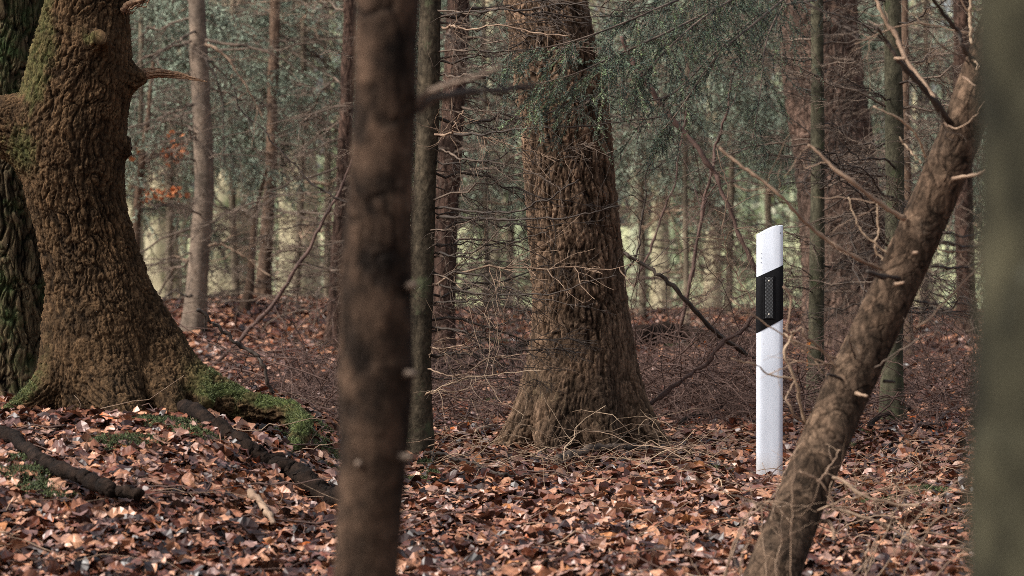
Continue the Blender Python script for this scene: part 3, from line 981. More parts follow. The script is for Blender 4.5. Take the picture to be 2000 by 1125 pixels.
rr_ = np.random.RandomState(99)
for i in range(16):
    u = rr_.uniform(.18, .9)
    q_ = spline(lK, 60); c_ = q_[int(u * 59)]
    a_ = rr_.uniform(math.pi * .75, math.pi * 2.1)
    dr = np.array([math.cos(a_), -abs(math.sin(a_)) * .5, rr_.uniform(-.1, .7)])
    st = c_[:3] + norm(dr) * c_[3] * .9
    ln = rr_.uniform(.12, .5)
    mb = MB()
    q = stick(mb, [st, st + norm(dr) * ln * .5, st + norm(dr) * ln + np.array([0, 0, rr_.uniform(-.12, .1)])], .0034, .0014, 5, 16, .003, world=True, seed=700 + i)
    side_twigs(mb, q, rr_, 4, .04, .16, .0012)
    mb.obj('branch', M[('dead', 'tan_twig')[i % 2]], lt)

# briars growing at its foot
mb = MB()
BR = [[(1405, 1160), (1430, 1080), (1455, 1010), (1490, 978), (1550, 985)], [(1410, 1150), (1460, 1020), (1520, 960), (1545, 900), (1570, 860)],
      [(1545, 1150), (1548, 1060), (1552, 980), (1553, 880)], [(1500, 980), (1530, 1000), (1550, 1030)], [(1500, 1150), (1492, 1060), (1488, 1000), (1484, 990)],
      [(1520, 1150), (1516, 1090), (1526, 1050), (1505, 1010)], [(1530, 1150), (1560, 1080), (1600, 1030), (1625, 940)], [(1440, 1150), (1445, 1090), (1470, 1050)],
      [(1700, 1150), (1750, 1060), (1800, 1000), (1880, 930), (1930, 880)], [(1680, 1150), (1720, 1060), (1770, 960)], [(1640, 1150), (1690, 1090), (1720, 1010), (1690, 960)],
      [(1750, 1150), (1780, 1090), (1830, 1020), (1900, 990)], [(1600, 940), (1625, 900), (1640, 880)], [(1560, 920), (1600, 945), (1625, 990), (1612, 1010)], [(1380, 1150), (1350, 1090), (1345, 1040)],
      [(1700, 1060), (1690, 1100), (1680, 1160)], [(1800, 1150), (1860, 1090), (1930, 1060)]]
for i, rows in enumerate(BR):
    dd = 8.4 + .35 * math.sin(i * 2.3)
    q = stick(mb, [(a, b, dd) for a, b in rows], .0034 - .0008 * (i % 3), .0015, 5, 26, .0022, seed=60 + i)
    side_twigs(mb, q, np.random.RandomState(i), 5, .04, .18, .0012)
tag(mb.obj('briar', M['tan_twig']), 'pale dry briar stems tangled round the foot of the leaning trunk', 'briar', kind='stuff')

# ------------------------------------------------------------------ the white roadside post
DP = 12.8
PX0 = P(1502, 925, DP)
pgz = float(ground(PX0[0], PX0[1]))
pt = thing('roadside_post', 'white roadside marker post with black slanted band and reflector', 'marker post', (PX0[0], PX0[1], PX0[2]))


def zz(py): return P(1502, py, DP)[2] - PX0[2]


def profile(off=0.0):
    """cross-section: gently rounded front (towards -y), tapering back"""
    pts = []
    W = .0585
    for i in range(13):
        a = -1 + 2 * i / 12
        x = W * a
        y = -.005 * (1 - a ** 4) - .034 + (.006 * max(0, abs(a) - .8) / .2) ** 1
        pts.append((x, y))
    pts += [(W + .001, -.010), (.030, .030), (.012, .045), (-.012, .045), (-.030, .030), (-W - .001, -.010)]
    out = []
    cx_, cy_ = 0, 0
    n = len(pts)
    for i in range(n):
        x0, y0 = pts[i - 1]; x1, y1 = pts[(i + 1) % n]
        tx, ty = x1 - x0, y1 - y0
        l = math.hypot(tx, ty)
        out.append((pts[i][0] + off * ty / l, pts[i][1] - off * tx / l))
    return out


def post_piece(name, m, off, zlo, zhi, caps=True):
    pr = profile(off)
    n = len(pr)
    rings = []
    V = []
    for k in range(2):
        for (x, y) in pr:
            V.append((x, y, (zlo, zhi)[k](x)))
    me = bpy.data.meshes.new(name)
    F = [(i, (i + 1) % n, (i + 1) % n + n, i + n) for i in range(n)]
    if caps: F += [tuple(range(n - 1, -1, -1)), tuple(range(n, 2 * n))]
    me.from_pydata(V, [], F)
    me.materials.append(m)
    for p in me.polygons: p.use_smooth = len(p.vertices) == 4
    o = bpy.data.objects.new(name, me); COL.objects.link(o); o.parent = pt
    b = o.modifiers.new('b', 'BEVEL'); b.width = .0035 if off == 0 else .0006; b.segments = 3; b.limit_method = 'ANGLE'; b.angle_limit = math.radians(40)
    return o


def white_mat():
    m, t, b = newmat('white_plastic')
    tc = N(t, 'ShaderNodeTexCoord')
    n1 = N(t, 'ShaderNodeTexNoise', i_Scale=9, i_Detail=6, i_Roughness=.6)
    mp = N(t, 'ShaderNodeMapping'); mp.inputs['Scale'].default_value = (1, 1, .35)
    t.links.new(tc.outputs['Object'], mp.inputs[0]); t.links.new(mp.outputs[0], n1.inputs['Vector'])
    col = ramp(t, n1.outputs[0], [(.3, (.46, .495, .56)), (.55, (.56, .60, .67))])
    n2 = N(t, 'ShaderNodeTexNoise', i_Scale=120, i_Detail=2)
    t.links.new(tc.outputs['Object'], n2.inputs['Vector'])
    col = mix(t, ramp(t, n2.outputs[0], [(.73, (0, 0, 0)), (.76, (1, 1, 1))]), col, (.10, .08, .06))
    sx = N(t, 'ShaderNodeSeparateXYZ'); t.links.new(tc.outputs['Object'], sx.inputs[0])
    ad = N(t, 'ShaderNodeMath', operation='MULTIPLY_ADD'); ad.inputs[1].default_value = .18
    t.links.new(n1.outputs[0], ad.inputs[0]); t.links.new(sx.outputs[2], ad.inputs[2])
    col = mix(t, ramp(t, ad.outputs[0], [(.05, (.75, .75, .75)), (.19, (0, 0, 0))]), col, (.30, .24, .18))
    t.links.new(col, b.inputs['Base Color'])
    b.inputs['Roughness'].default_value = .38
    return m


M['white'] = white_mat()
M['black'] = plain('black_film', [(.3, (.003, .003, .0035)), (.7, (.007, .007, .008))], .6, scale=12, spec=.10)
ZTL, ZTR = zz(458), zz(440)
post_piece('body', M['white'], 0, lambda x: -.25, lambda x: ZTL + (ZTR - ZTL) * min(1, (x + .06) / .085))
slopef = lambda pl, prr: (lambda x: zz(pl) + (zz(prr) - zz(pl)) * (x + .06) / .12)
post_piece('black_band', M['black'], .0018, slopef(650, 622), slopef(541, 517))


def refl_mat():
    m, t, b = newmat('reflector_beads')
    tc = N(t, 'ShaderNodeTexCoord')
    v = N(t, 'ShaderNodeTexVoronoi', i_Scale=230, i_Randomness=.0)
    mp = N(t, 'ShaderNodeMapping'); mp.inputs['Rotation'].default_value = (0, math.radians(45), 0)
    mp.inputs['Scale'].default_value = (1, .01, 1)
    t.links.new(tc.outputs['Object'], mp.inputs[0]); t.links.new(mp.outputs[0], v.inputs['Vector'])
    t.links.new(ramp(t, v.outputs['Distance'], [(.18, (.20, .21, .22)), (.30, (.008, .008, .008))]), b.inputs['Base Color'])
    b.inputs['Roughness'].default_value = .45
    b.inputs['Specular IOR Level'].default_value = .2
    return m


M['refl'] = refl_mat()


def box_obj(name, m, parent, x0, x1, y0, y1, z0, z1, bev):
    V = [(x, y, z) for z in (z0, z1) for y in (y0, y1) for x in (x0, x1)]
    F = [(0, 2, 3, 1), (4, 5, 7, 6), (0, 1, 5, 4), (2, 6, 7, 3), (0, 4, 6, 2), (1, 3, 7, 5)]
    me = bpy.data.meshes.new(name); me.from_pydata(V, [], F); me.materials.append(m)
    o = bpy.data.objects.new(name, me); COL.objects.link(o); o.parent = parent
    b = o.modifiers.new('b', 'BEVEL'); b.width = bev; b.segments = 3
    return o


sx_ = .12 / 52
rf = box_obj('reflector', M['black'], pt, (1488 - 1502) * sx_, (1511 - 1502) * sx_, -.0440, -.034, zz(623), zz(538), .003)
lens = box_obj('reflector_lens', M['refl'], rf, (1492.5 - 1502) * sx_, (1507.5 - 1502) * sx_, -.0460, -.043, zz(620), zz(541), .002)
M['metal'] = plain('rivet_metal', [(.3, (.5, .45, .38)), (.7, (.7, .65, .55))], .3, scale=30)
for py in (548, 613):
    rsph = MB()
    th = np.linspace(0, math.pi / 2, 5)
    ph = np.arange(12) * math.pi / 6
    V = np.stack([np.outer(np.sin(th), np.cos(ph)), -np.outer(np.cos(th), np.ones(12)), np.outer(np.sin(th), np.sin(ph))], -1) * np.array([.0035, .002, .0035])
    V += np.array([(1499.5 - 1502) * sx_, -.0459, zz(py)])
    a = np.arange(4)[:, None] * 12 + np.arange(12)[None]; b_ = np.arange(4)[:, None] * 12 + (np.arange(12)[None] + 1) % 12
    rsph.add(V.reshape(-1, 3), np.stack([a, b_, b_ + 12, a + 12], -1).reshape(-1, 4))
    me = rsph.mesh('rivet', M['metal']); o = bpy.data.objects.new('rivet', me); COL.objects.link(o); o.parent = rf
for (px, py, r) in ((1484, 494, .0016), (1484, 503, .0016), (1484, 512, .0016), (1522, 455, .0022)):
    dm = MB()
    c = np.array([(px - 1502) * sx_, -.0385, zz(py)])
    th = np.arange(8) * math.pi / 4
    ring = np.stack([np.cos(th) * r, 0 * th - .0015, np.sin(th) * r], 1) + c
    back = ring + np.array([0, .006, 0])
    q = [[i, (i + 1) % 8, (i + 1) % 8 + 8, i + 8] for i in range(8)]
    T = [[0, i + 1, i] for i in range(1, 7)]
    dm.add(np.vstack([ring, back]), q, T)
    me = dm.mesh('pinhole', M['black'], False); o = bpy.data.objects.new('pinhole', me); COL.objects.link(o); o.parent = pt

# ------------------------------------------------------------------ mid distance trees
RIGHTISH = [(-35, 60), (-60, 30), (120, 220)]
gt, gK = simple_tree('fir_tree', 'slim mottled fir trunk just behind the blurred foreground trunk, bristling with dead branches', [(812, 900, 13.6, 27), (818, 700, 13.6, 25), (828, 400, 13.6, 23), (838, 150, 13.6, 22), (845, -150, 13.6, 21)], M['fir'], 96, 400, .005, 30, 20, kind='fbm', big=.008)
dress(gt, gK, DEAD_DARK, 9, .35, 1.3, .5, .95, 1, el=(-.15, .15), azs=[(-30, 40)])
dress(gt, gK, DEAD + DEAD_TAN, 22, .3, 2.4, .4, .9, 2, el=(-.25, .2), azs=[(-45, 50)])
dress(gt, gK, DEAD, 6, .4, 2.4, .3, .5, 22, azs=[(130, 230)])
for i, (rows, rr, mm) in enumerate((
        ([(852, 262, 13.6), (950, 258, 13.3), (1080, 248, 13.1), (1290, 228, 13)], .0075, 'dead_dark'),
        ([(850, 405, 13.6), (980, 408, 13.3), (1060, 390, 13.2), (1130, 350, 13.1)], .007, 'dead_dark'),
        ([(850, 425, 13.6), (960, 430, 13.3), (1080, 425, 13.1), (1210, 402, 13)], .0075, 'dead_dark'),
        ([(850, 500, 13.6), (930, 488, 13.4), (985, 445, 13.3)], .006, 'dead'),
        ([(848, 492, 13.6), (940, 490, 13.4), (1070, 452, 13.2)], .006, 'dead_dark'),
        ([(845, 590, 13.6), (930, 585, 13.4), (1035, 605, 13.2)], .006, 'dead_dark'),
        ([(842, 640, 13.6), (930, 643, 13.4), (992, 625, 13.2)], .006, 'dead_dark'),
        ([(840, 688, 13.6), (900, 683, 13.4), (935, 676, 13.2)], .006, 'dead_dark'),
        ([(850, 290, 13.6), (920, 315, 13.3), (1040, 340, 13.2), (1100, 370, 13.1)], .0055, 'dead'),
        ([(855, 35, 13.6), (960, 25, 13.3), (1050, 20, 13.2), (1150, 5, 13.1)], .007, 'dead_dark'),
        ([(858, 52, 13.6), (930, 55, 13.3), (1110, 70, 13.1)], .006, 'tan_twig'),
        ([(852, 145, 13.6), (930, 150, 13.3), (1000, 168, 13.2)], .005, 'dead'),
        ([(846, 552, 13.6), (960, 578, 13.3), (1080, 572, 13.1), (1205, 538, 13)], .0055, 'dead_dark'),
        ([(846, 260, 13.5), (880, 245, 13.3), (905, 215, 13.2)], .006, 'tan_twig'),
        ([(835, 720, 13.5), (890, 735, 13.2), (960, 700, 13.1), (1035, 690, 13)], .004, 'tan_twig'),
        ([(830, 770, 13.5), (900, 745, 13.2), (960, 735, 13.1), (1060, 725, 13)], .004, 'pale_twig'))):
    mb = MB(); q = stick(mb, rows, rr, rr * .45, 6, 36, .004, seed=300 + i)
    side_twigs(mb, q, np.random.RandomState(300 + i), 11, .10, .42, .0019); mb.obj('branch', M[mm], gt)
dress(gt, gK, DEAD_DARK, 8, 1.3, 2.4, .7, 1.15, 3, el=(-.15, .12), azs=[(-30, 40)])

ht, hK = simple_tree('spruce_tree', 'reddish spruce trunk between the fir and the thick spruce, further back', [(858, 690, 22, 26), (866, 550, 22, 24), (872, 400, 22, 23), (888, 180, 22, 22), (900, -120, 22, 20)], M['red'], 72, 260, .010, 30, 9)
dress(ht, hK, DEAD, 26, .5, 3.1, .8, 1.6, 4)
dress(ht, hK, DEAD_DARK, 8, .6, 3.0, .8, 1.5, 5)

it, iK = simple_tree('beech_tree', 'pale smooth young beech standing alone on the left behind the mound', [(372, 672, 27.5, 21), (380, 620, 27.5, 21), (389, 500, 27.5, 20), (399, 350, 27.5, 19), (391, 150, 27.5, 18), (384, 0, 27.5, 16), (380, -150, 27.5, 15)], M['beech'], 72, 260, .004, 10, 10, kind='fbm', big=.006)
dress(it, iK, DEAD, 16, .7, 3.3, .8, 1.8, 6, el=(-.45, .2))
for i, rows in enumerate(([(375, 80), (340, 85), (300, 105), (262, 128)], [(402, 80), (470, 92), (540, 115), (600, 150), (680, 195)], [(402, 88), (440, 110), (480, 165), (515, 235)], [(378, 205), (330, 220), (290, 238), (250, 250)],
                          [(400, 110), (425, 160), (436, 230), (437, 330)], [(380, 580), (345, 572), (310, 590)], [(405, 480), (440, 485), (490, 510), (530, 540)], [(400, 585), (450, 590), (520, 588), (600, 590)], [(408, 310), (440, 305), (500, 310), (560, 325)])):
    mb = MB(); q = stick(mb, [(a, b, 27.4 - .1 * i) for a, b in rows], .018 - .0012 * i, .006, 6, 24, .008, seed=90 + i)
    side_twigs(mb, q, np.random.RandomState(i), 6, .2, .7, .004); mb.obj('branch', M[('dead', 'dead', 'tan_twig', 'dead', 'dead_dark', 'dead_dark', 'tan_twig', 'dead', 'dead')[i]], it)

jt, jK = simple_tree('spruce_tree', 'thin brown trunk on the far leafy bank, right of the pale beech', [(512, 600, 33, 14), (522, 450, 33, 12), (531, 300, 33, 11), (534, 150, 33, 10), (541, -100, 33, 9)], M['brown'], 48, 180, .01, 20, 8)
dress(jt, jK, DEAD, 22, .8, 4.2, .9, 2.0, 8)
kt, kK = simple_tree('sapling', 'slender crooked sapling leaning right on the far leafy bank', [(470, 640, 30, 9), (488, 560, 30, 8), (492, 500, 30, 7), (500, 420, 30, 5), (520, 330, 30, 3)], M['brown'], 20, 60, .004, 20, 8)
dress(kt, kK, DEAD, 8, .5, 1.8, .5, 1.1, 9)
lt2, K2 = simple_tree('spruce_tree', 'rough brown trunk peeping out left of the blurred foreground trunk', [(652, 690, 26, 16), (662, 500, 26, 15), (674, 300, 26, 14), (682, 100, 26, 13), (686, -120, 26, 12)], M['red'], 56, 200, .012, 24, 8)
dress(lt2, K2, DEAD, 26, .5, 3.6, .8, 1.7, 10)

mt_, mK = simple_tree('spruce_tree', 'massive reddish brown spruce behind the thin green trunk, right of the white post', [(1668, 690, 26, 105), (1655, 560, 26, 84), (1640, 400, 26, 80), (1622, 250, 26, 76), (1602, 100, 26, 76), (1590, -150, 26, 74)], M['massive'], 200, 360, .030, 16, 5, flare=.2, big=.02)
dress(mt_, mK, DEAD_DARK, 7, .9, 3.6, .9, 1.8, 11)
nt_, nK = simple_tree('fir_tree', 'thin greenish upright trunk just right of the white post, with an orange streak', [(1592, 800, 17.5, 16), (1594, 650, 17.5, 15), (1597, 400, 17.5, 14), (1597, 200, 17.5, 13), (1596, 0, 17.5, 12), (1594, -250, 17.5, 11), (1592, -420, 17.5, 10)], M['fir_green'], 48, 300, .003, 30, 20, kind='fbm', big=.004)
dress(nt_, nK, DEAD + DEAD_DARK, 34, .3, 2.7, .45, 1.0, 12, el=(-.1, .5))
dress(nt_, nK, DEAD_DARK, 12, .4, 2.7, .6, 1.1, 13, el=(-.1, .5))
M['orange'] = plain('orange_lichen', [(.35, (.16, .05, .012)), (.65, (.52, .17, .03))], .9, scale=40, bump=.6)
mb = MB()
rs = np.random.RandomState(77)
for i in range(150):
    py = rs.uniform(655, 775)
    c, r = at_height(nK, P(1592, py, 17.5)[2])
    an = rs.uniform(math.pi * .95, math.pi * 1.3)
    p = c + np.array([math.cos(an), math.sin(an), 0]) * r * 1.03 + np.array([0, 0, rs.normal(0, .01)])
    s_ = rs.uniform(.004, .011)
    V = p + rs.normal(size=(5, 3)) * s_ * np.array([.5, .5, 1.3])
    mb.add(V, None, [[0, 1, 2], [2, 3, 4], [0, 3, 1], [1, 4, 2]])
mb.obj('orange_lichen', M['orange'], nt_)
ot_, oK = simple_tree('fir_tree', 'grey green trunk standing between the massive spruce and the leaning trunk', [(1745, 828, 16.3, 22), (1742, 740, 16.3, 20), (1748, 500, 16.3, 19), (1747, 250, 16.3, 18), (1743, 0, 16.3, 17), (1742, -200, 16.3, 16)], M['fir_green'], 64, 300, .003, 30, 20, kind='fbm', big=.004)
dress(ot_, oK, DEAD + DEAD_DARK, 26, .45, 2.6, .5, 1.15, 14, el=(-.1, .45))
dress(ot_, oK, DEAD_DARK, 10, .5, 2.6, .5, 1.1, 15)
pt_, pK = simple_tree('spruce_tree', 'very thin dark trunk close behind the grey green one', [(1775, 700, 24, 9), (1772, 400, 24, 8), (1768, 100, 24, 7), (1766, -100, 24, 6)], M['brown'], 24, 120, .004, 20, 8)
dress(pt_, pK, DEAD, 22, .6, 3.2, .6, 1.3, 16)
qt_, qK = simple_tree('spruce_tree', 'dim brown trunk showing between the leaning trunk and the blurred right one', [(1890, 700, 29, 19), (1884, 450, 29, 18), (1880, 200, 29, 17), (1878, -100, 29, 16)], M['red'], 40, 160, .01, 20, 8)
dress(qt_, qK, DEAD, 24, .6, 3.8, .7, 1.6, 17)

# ------------------------------------------------------------------ leaning and crossing dead stems
def pole(name, label, rows, r0, r1, m, tw, l1, seed, cat='dead stem', n=40, rt=.003, wob=.006):
    mb = MB()
    q = stick(mb, rows, r0, r1, 7, n, wob, seed=seed)
    rr = np.random.RandomState(seed)
    c = side_twigs(mb, q, rr, tw, l1 * .3, l1, rt)
    tag(mb.obj(name, M[m]), label, cat)
    return q


pole('dead_stem', 'reddish bare stem slanting up right from the mound to the blurred trunk', [(590, 830 - 120, 20), (480, 640 + 20, 20), (420, 705, 20)][::-1] and [(418, 712, 20), (480, 655, 20), (545, 585, 20), (600, 505, 20), (640, 430, 20), (668, 370, 20), (690, 310, 20)], .016, .010, 'dead_red', 10, .5, 1)
pole('dead_stem', 'black thin twiggy stem arching down right from the pale beech', [(455, 170, 18), (470, 215, 18), (520, 260, 18), (565, 320, 18), (600, 352, 18), (650, 385, 18), (700, 408, 18)], .004, .0075, 'dead_dark', 9, .3, 2)
pole('fallen_branch', 'short dark stick leaning above the mossy root', [(385, 608, 13.2), (430, 655, 13.2), (490, 700, 13.2), (535, 768, 13.2)], .0075, .009, 'dead_dark', 4, .2, 3)
pole('dead_stem', 'thick dark red stem crossing down right behind the white post', [(1215, 70, 17), (1255, 150, 17), (1310, 225, 17), (1375, 300, 17), (1405, 360, 17), (1440, 450, 17), (1490, 560, 17)], .017, .012, 'dead_red', 26, .7, 4)
pole('dead_stem', 'dark red stem leaning up right, crossing the thicker one left of the post', [(1330, 640, 18), (1360, 500, 18), (1380, 380, 18), (1400, 290, 18), (1425, 225, 18), (1440, 120, 18)], .013, .007, 'dead_red', 20, .6, 5)
pole('dead_stem', 'dark arched stem reaching left from behind the post to the thick spruce', [(1200, 490, 15.5), (1260, 515, 15.5), (1330, 560, 15.5), (1400, 640, 15.7), (1470, 700, 16)], .010, .013, 'dead_dark', 16, .5, 6)
pole('fallen_branch', 'straight bare pole slanting from the spruce foot up to the white post', [(1255, 800, 14.4), (1330, 745, 14.4), (1400, 685, 14.4), (1480, 620, 14.4), (1530, 560, 14.4)], .012, .007, 'dead_red', 14, .4, 7)
pole('dead_stem', 'thin pale forked stem drooping left of the white post', [(1490, 610, 13.9), (1450, 560, 13.9), (1420, 520, 13.9), (1410, 470, 13.9), (1420, 380, 13.9), (1400, 290, 13.9)], .003, .0025, 'tan_twig', 10, .3, 8)
pole('dead_stem', 'dark twiggy stem rising right through the gap left of the post', [(1190, 640, 16), (1240, 500, 16), (1260, 380, 16), (1285, 260, 16)], .007, .004, 'dead_dark', 18, .5, 9)
pole('dead_stem', 'thin dark stem climbing steeply towards the upper middle of the gap', [(1240, 560, 19), (1300, 430, 19), (1330, 330, 19), (1350, 180, 19), (1330, 60, 19)], .008, .004, 'dead_red', 18, .6, 10)

# ------------------------------------------------------------------ fallen wood on the ground
def ground_stick(name, label, pix, r0, r1, m, lift=.3, seed=0, tw=0, l1=.3, n=110, wob=.003, bumpy=.35, k=18, cat='fallen branch'):
    K = []
    for i, (a, b) in enumerate(pix):
        p = G(a, b)
        r = r0 + (r1 - r0) * i / (len(pix) - 1)
        K.append([p[0], p[1], float(ground(p[0], p[1])) + (.078 if m == 'log' else .056) + r * lift, r])
    q = spline(K, n)
    rr = np.random.RandomState(seed)
    mb = MB()
    s_ = np.arange(n) * 17. / n
    W = np.cumsum(rr.normal(size=(n, 3)), 0) * wob
    W -= np.linspace(0, 1, n)[:, None] * W[-1]
    Q = q[:, :3] + W
    rad = q[:, 3] * (1 + bumpy * np.array([noise3(np.array([[x, seed * 3.1, .5]]))[0] for x in s_ * 2]))
    rad[0] *= .5; rad[-1] *= .35
    mbn = mb.n
    tubes(mb, Q, rad, k, close=True)
    V = mb.V[-1]
    V += .34 * r0 * (np.abs(fbm(V * np.array([28, 28, 28]), 4)) - .4)[:, None] * norm(rr.normal(size=(1, 3)) * .01 + V - np.repeat(Q, k, 0))
    if tw: side_twigs(mb, Q, rr, tw, l1 * .3, l1, .003)
    return tag(mb.obj(name, M[m]), label, cat)


M['log'] = bark('rotten_log_bark', (.004, .003, .0025), (.028, .017, .012), 22, 1, .9, .01, moss=((.030, .040, .016), .72, 8), cracks=.4)
ground_stick('fallen_branch', 'long dark rotten branch running down the leaf mound to the blurred trunk', [(285, 812), (340, 822), (400, 845), (455, 880), (510, 925), (570, 965), (640, 1005), (680, 1020)], .028, .044, 'log', seed=1, wob=.006)
ground_stick('fallen_branch', 'pale peeled stick end lying on top of the leaf mound below the tree', [(190, 803), (225, 806), (262, 809), (295, 815)], .015, .022, 'pale_twig', seed=2, lift=.9, n=24, wob=.002)
ground_stick('fallen_branch', 'thin black stick lying right against the foot of the gnarled tree', [(135, 797), (190, 795), (240, 797), (288, 795)], .012, .012, 'log', seed=3, lift=1, n=24, wob=.002)
ground_stick('fallen_branch', 'dark rotten branch half sunk in leaves in the lower left corner', [(-40, 870), (20, 893), (80, 935), (140, 965), (210, 995), (275, 1022)], .028, .024, 'log', seed=4)
ground_stick('fallen_branch', 'knobbly grey branch lying in front of the thick spruce', [(1085, 935), (1130, 920), (1180, 910), (1225, 906), (1262, 900)], .018, .013, 'dead', seed=5, lift=1, tw=5)
ground_stick('fallen_branch', 'small pale lichened stick on the leaves left of the spruce foot', [(930, 870), (955, 858), (990, 852)], .012, .008, 'tan_twig', seed=6, lift=1, n=20)
ground_stick('log', 'dark fallen log behind the fir trunk, running to the thick spruce', [(820, 790 - 20), (900, 750), (980, 725), (1060, 700)], .07, .05, 'log', seed=7, lift=.8, cat='log')
ground_stick('log', 'dark brushy log lying behind the white post', [(1240, 690), (1330, 680), (1420, 690), (1500, 700)], .09, .06, 'log', seed=8, lift=.8, cat='log')
ground_stick('fallen_branch', 'black curved stick on the leaves right of the leaning trunk', [(1695, 870), (1720, 850), (1750, 835), (1785, 826)], .016, .010, 'log', seed=9, lift=1.2, n=24)
ground_stick('fallen_branch', 'black short branch at the foot of the brush left of the post', [(1325, 860), (1350, 845), (1385, 838), (1420, 820)], .014, .008, 'log', seed=10, lift=1.3, n=24, tw=4)
ground_stick('fallen_branch', 'lichened broken stick on the leaves left of the blurred trunk', [(488, 995), (505, 1015), (520, 1040), (535, 1062)], .016, .010, 'fir' if False else 'tan_twig', seed=11, lift=1, n=24)
ground_stick('fallen_branch', 'long thin stick on the leaves in front of the spruce, pointing left', [(830, 910), (900, 935), (980, 955), (1060, 948)], .008, .006, 'dead_dark', seed=12, lift=1.5, tw=10)
ground_stick('fallen_branch', 'thin brown stick lying slanted at the lower right', [(1790, 860), (1830, 845), (1880, 815), (1930, 790)], .010, .007, 'dead_red', seed=13, lift=1.8, tw=8)
ground_stick('fallen_branch', 'second thin brown stick beside it at the lower right', [(1770, 880), (1830, 860), (1900, 840)], .008, .006, 'dead_red', seed=14, lift=1.8, tw=6)

# fine fallen twigs, too many to count
rs = np.random.RandomState(21)


def twig_mat(mb, n, y0, y1, l0, l1, r, lift, xr=None, arch=.25, tilt=.15):
    y = rs.uniform(y0, y1, n)
    x = rs.uniform(-1, 1, n) * (.18 * y * 1.1 + .7) if xr is None else rs.uniform(*xr, n) * y / FPX
    st = np.stack([x, y, ground(x, y) + .03 + rs.rand(n) * lift], 1)
    az = rs.rand(n) * 6.28
    d = norm(np.stack([np.cos(az), np.sin(az), rs.normal(0, tilt, n)], 1))
    b = rs.normal(size=(n, 3)) * .15; b[:, 2] -= arch * rs.rand(n)
    c = curves(st, d, rs.uniform(l0, l1, n), b, 8, rs, .09)
    g_ = ground(c[..., 0], c[..., 1]) + .012
    c[..., 2] = np.maximum(c[..., 2], g_)
    tubes(mb, c, np.linspace(r, r * .45, 8)[None] * rs.uniform(.5, 1.4, (n, 1)), 3)


mb = MB()
twig_mat(mb, 600, 7.5, 18, .12, .5, .0026, .03)
twig_mat(mb, 130, 12.6, 14.5, .2, .8, .0026, .10, (-180, 450), .3)
tag(mb.obj('fallen_twigs', M['tan_twig']), 'thin dry twigs scattered over the fallen leaves', 'twigs', kind='stuff')
mb = MB()
twig_mat(mb, 700, 8.5, 18, .15, .6, .0035, .05)
twig_mat(mb, 260, 15, 22, .3, 1.1, .0040, .25, (-180, 60), .3, .35)
twig_mat(mb, 120, 15, 20, .3, 1.2, .004, .3, (-560, -300), .3, .4)
twig_mat(mb, 200, 14.8, 22, .3, 1.2, .0042, .25, (500, 980), .3, .4)
tag(mb.obj('dark_twigs', M['dead_red']), 'matted brown twigs and brush lying behind the trees', 'brush', kind='stuff')


def brush(name, label, px0, px1, d0, d1, h, n, seed, m, lmax=1.3, r=.0036):
    rs = np.random.RandomState(seed)
    y = rs.uniform(d0, d1, n)
    x = (rs.uniform(px0, px1, n) - 1000) / FPX * y
    st = np.stack([x, y, ground(x, y) + rs.rand(n) ** 1.5 * h * .5], 1)
    d = norm(rs.normal(size=(n, 3)) * np.array([1, .8, .45]) + np.array([0, 0, .35]))
    b = rs.normal(size=(n, 3)) * .3; b[:, 2] -= .55
    c = curves(st, d, rs.uniform(.35, lmax, n), b, 10, rs, .08)
    c[..., 2] = np.maximum(c[..., 2], ground(c[..., 0], c[..., 1]) + .01)
    mb = MB()
    tubes(mb, c, np.linspace(r, r * .4, 10)[None] * rs.uniform(.5, 1.5, (n, 1)), 3)
    i = rs.randint(0, n, n * 2); j = rs.randint(1, 8, n * 2)
    st2 = c[i, j]
    d2 = norm(rs.normal(size=(n * 2, 3)))
    c2 = curves(st2, d2, rs.uniform(.08, .35, n * 2), rs.normal(size=(n * 2, 3)) * .3, 6, rs, .08)
    tubes(mb, c2, np.linspace(r * .45, r * .25, 6)[None] * np.ones((n * 2, 1)), 3)
    return tag(mb.obj(name, M[m]), label, 'brush', kind='stuff')


brush('brushwood', 'dense heap of dead brushwood left of the white post', 1215, 1500, 15.5, 18.5, .8, 600, 1, 'dead_red')
brush('brushwood', 'low dark brushwood between mound and blurred trunk', 560, 700, 15.5, 19, .45, 300, 2, 'dead_red')
brush('brushwood', 'loose brush round the fir trunk left of the thick spruce', 800, 1040, 15.5, 18, .4, 110, 3, 'dead_red')
brush('brushwood', 'tangled brush behind the leaning trunk', 1530, 1930, 15.5, 21, .6, 380, 4, 'dead_red')
brush('brushwood', 'wiry dead undergrowth deep in the wood on the right', 1200, 1960, 27, 34, 1.3, 150, 5, 'dead', 2.0, .006)
brush('brushwood', 'wiry dead undergrowth deep in the wood in the middle', 560, 1040, 25, 32, .8, 90, 6, 'dead', 1.8, .006)
brush('brushwood', 'pale dry stalks in front of the thick spruce', 830, 1420, 11.5, 14.0, .3, 45, 7, 'pale_twig', .5, .0022)
brush('brushwood', 'pale dry stalks at the lower right', 1600, 1920, 9.5, 13.0, .35, 70, 8, 'tan_twig', .5, .0022)

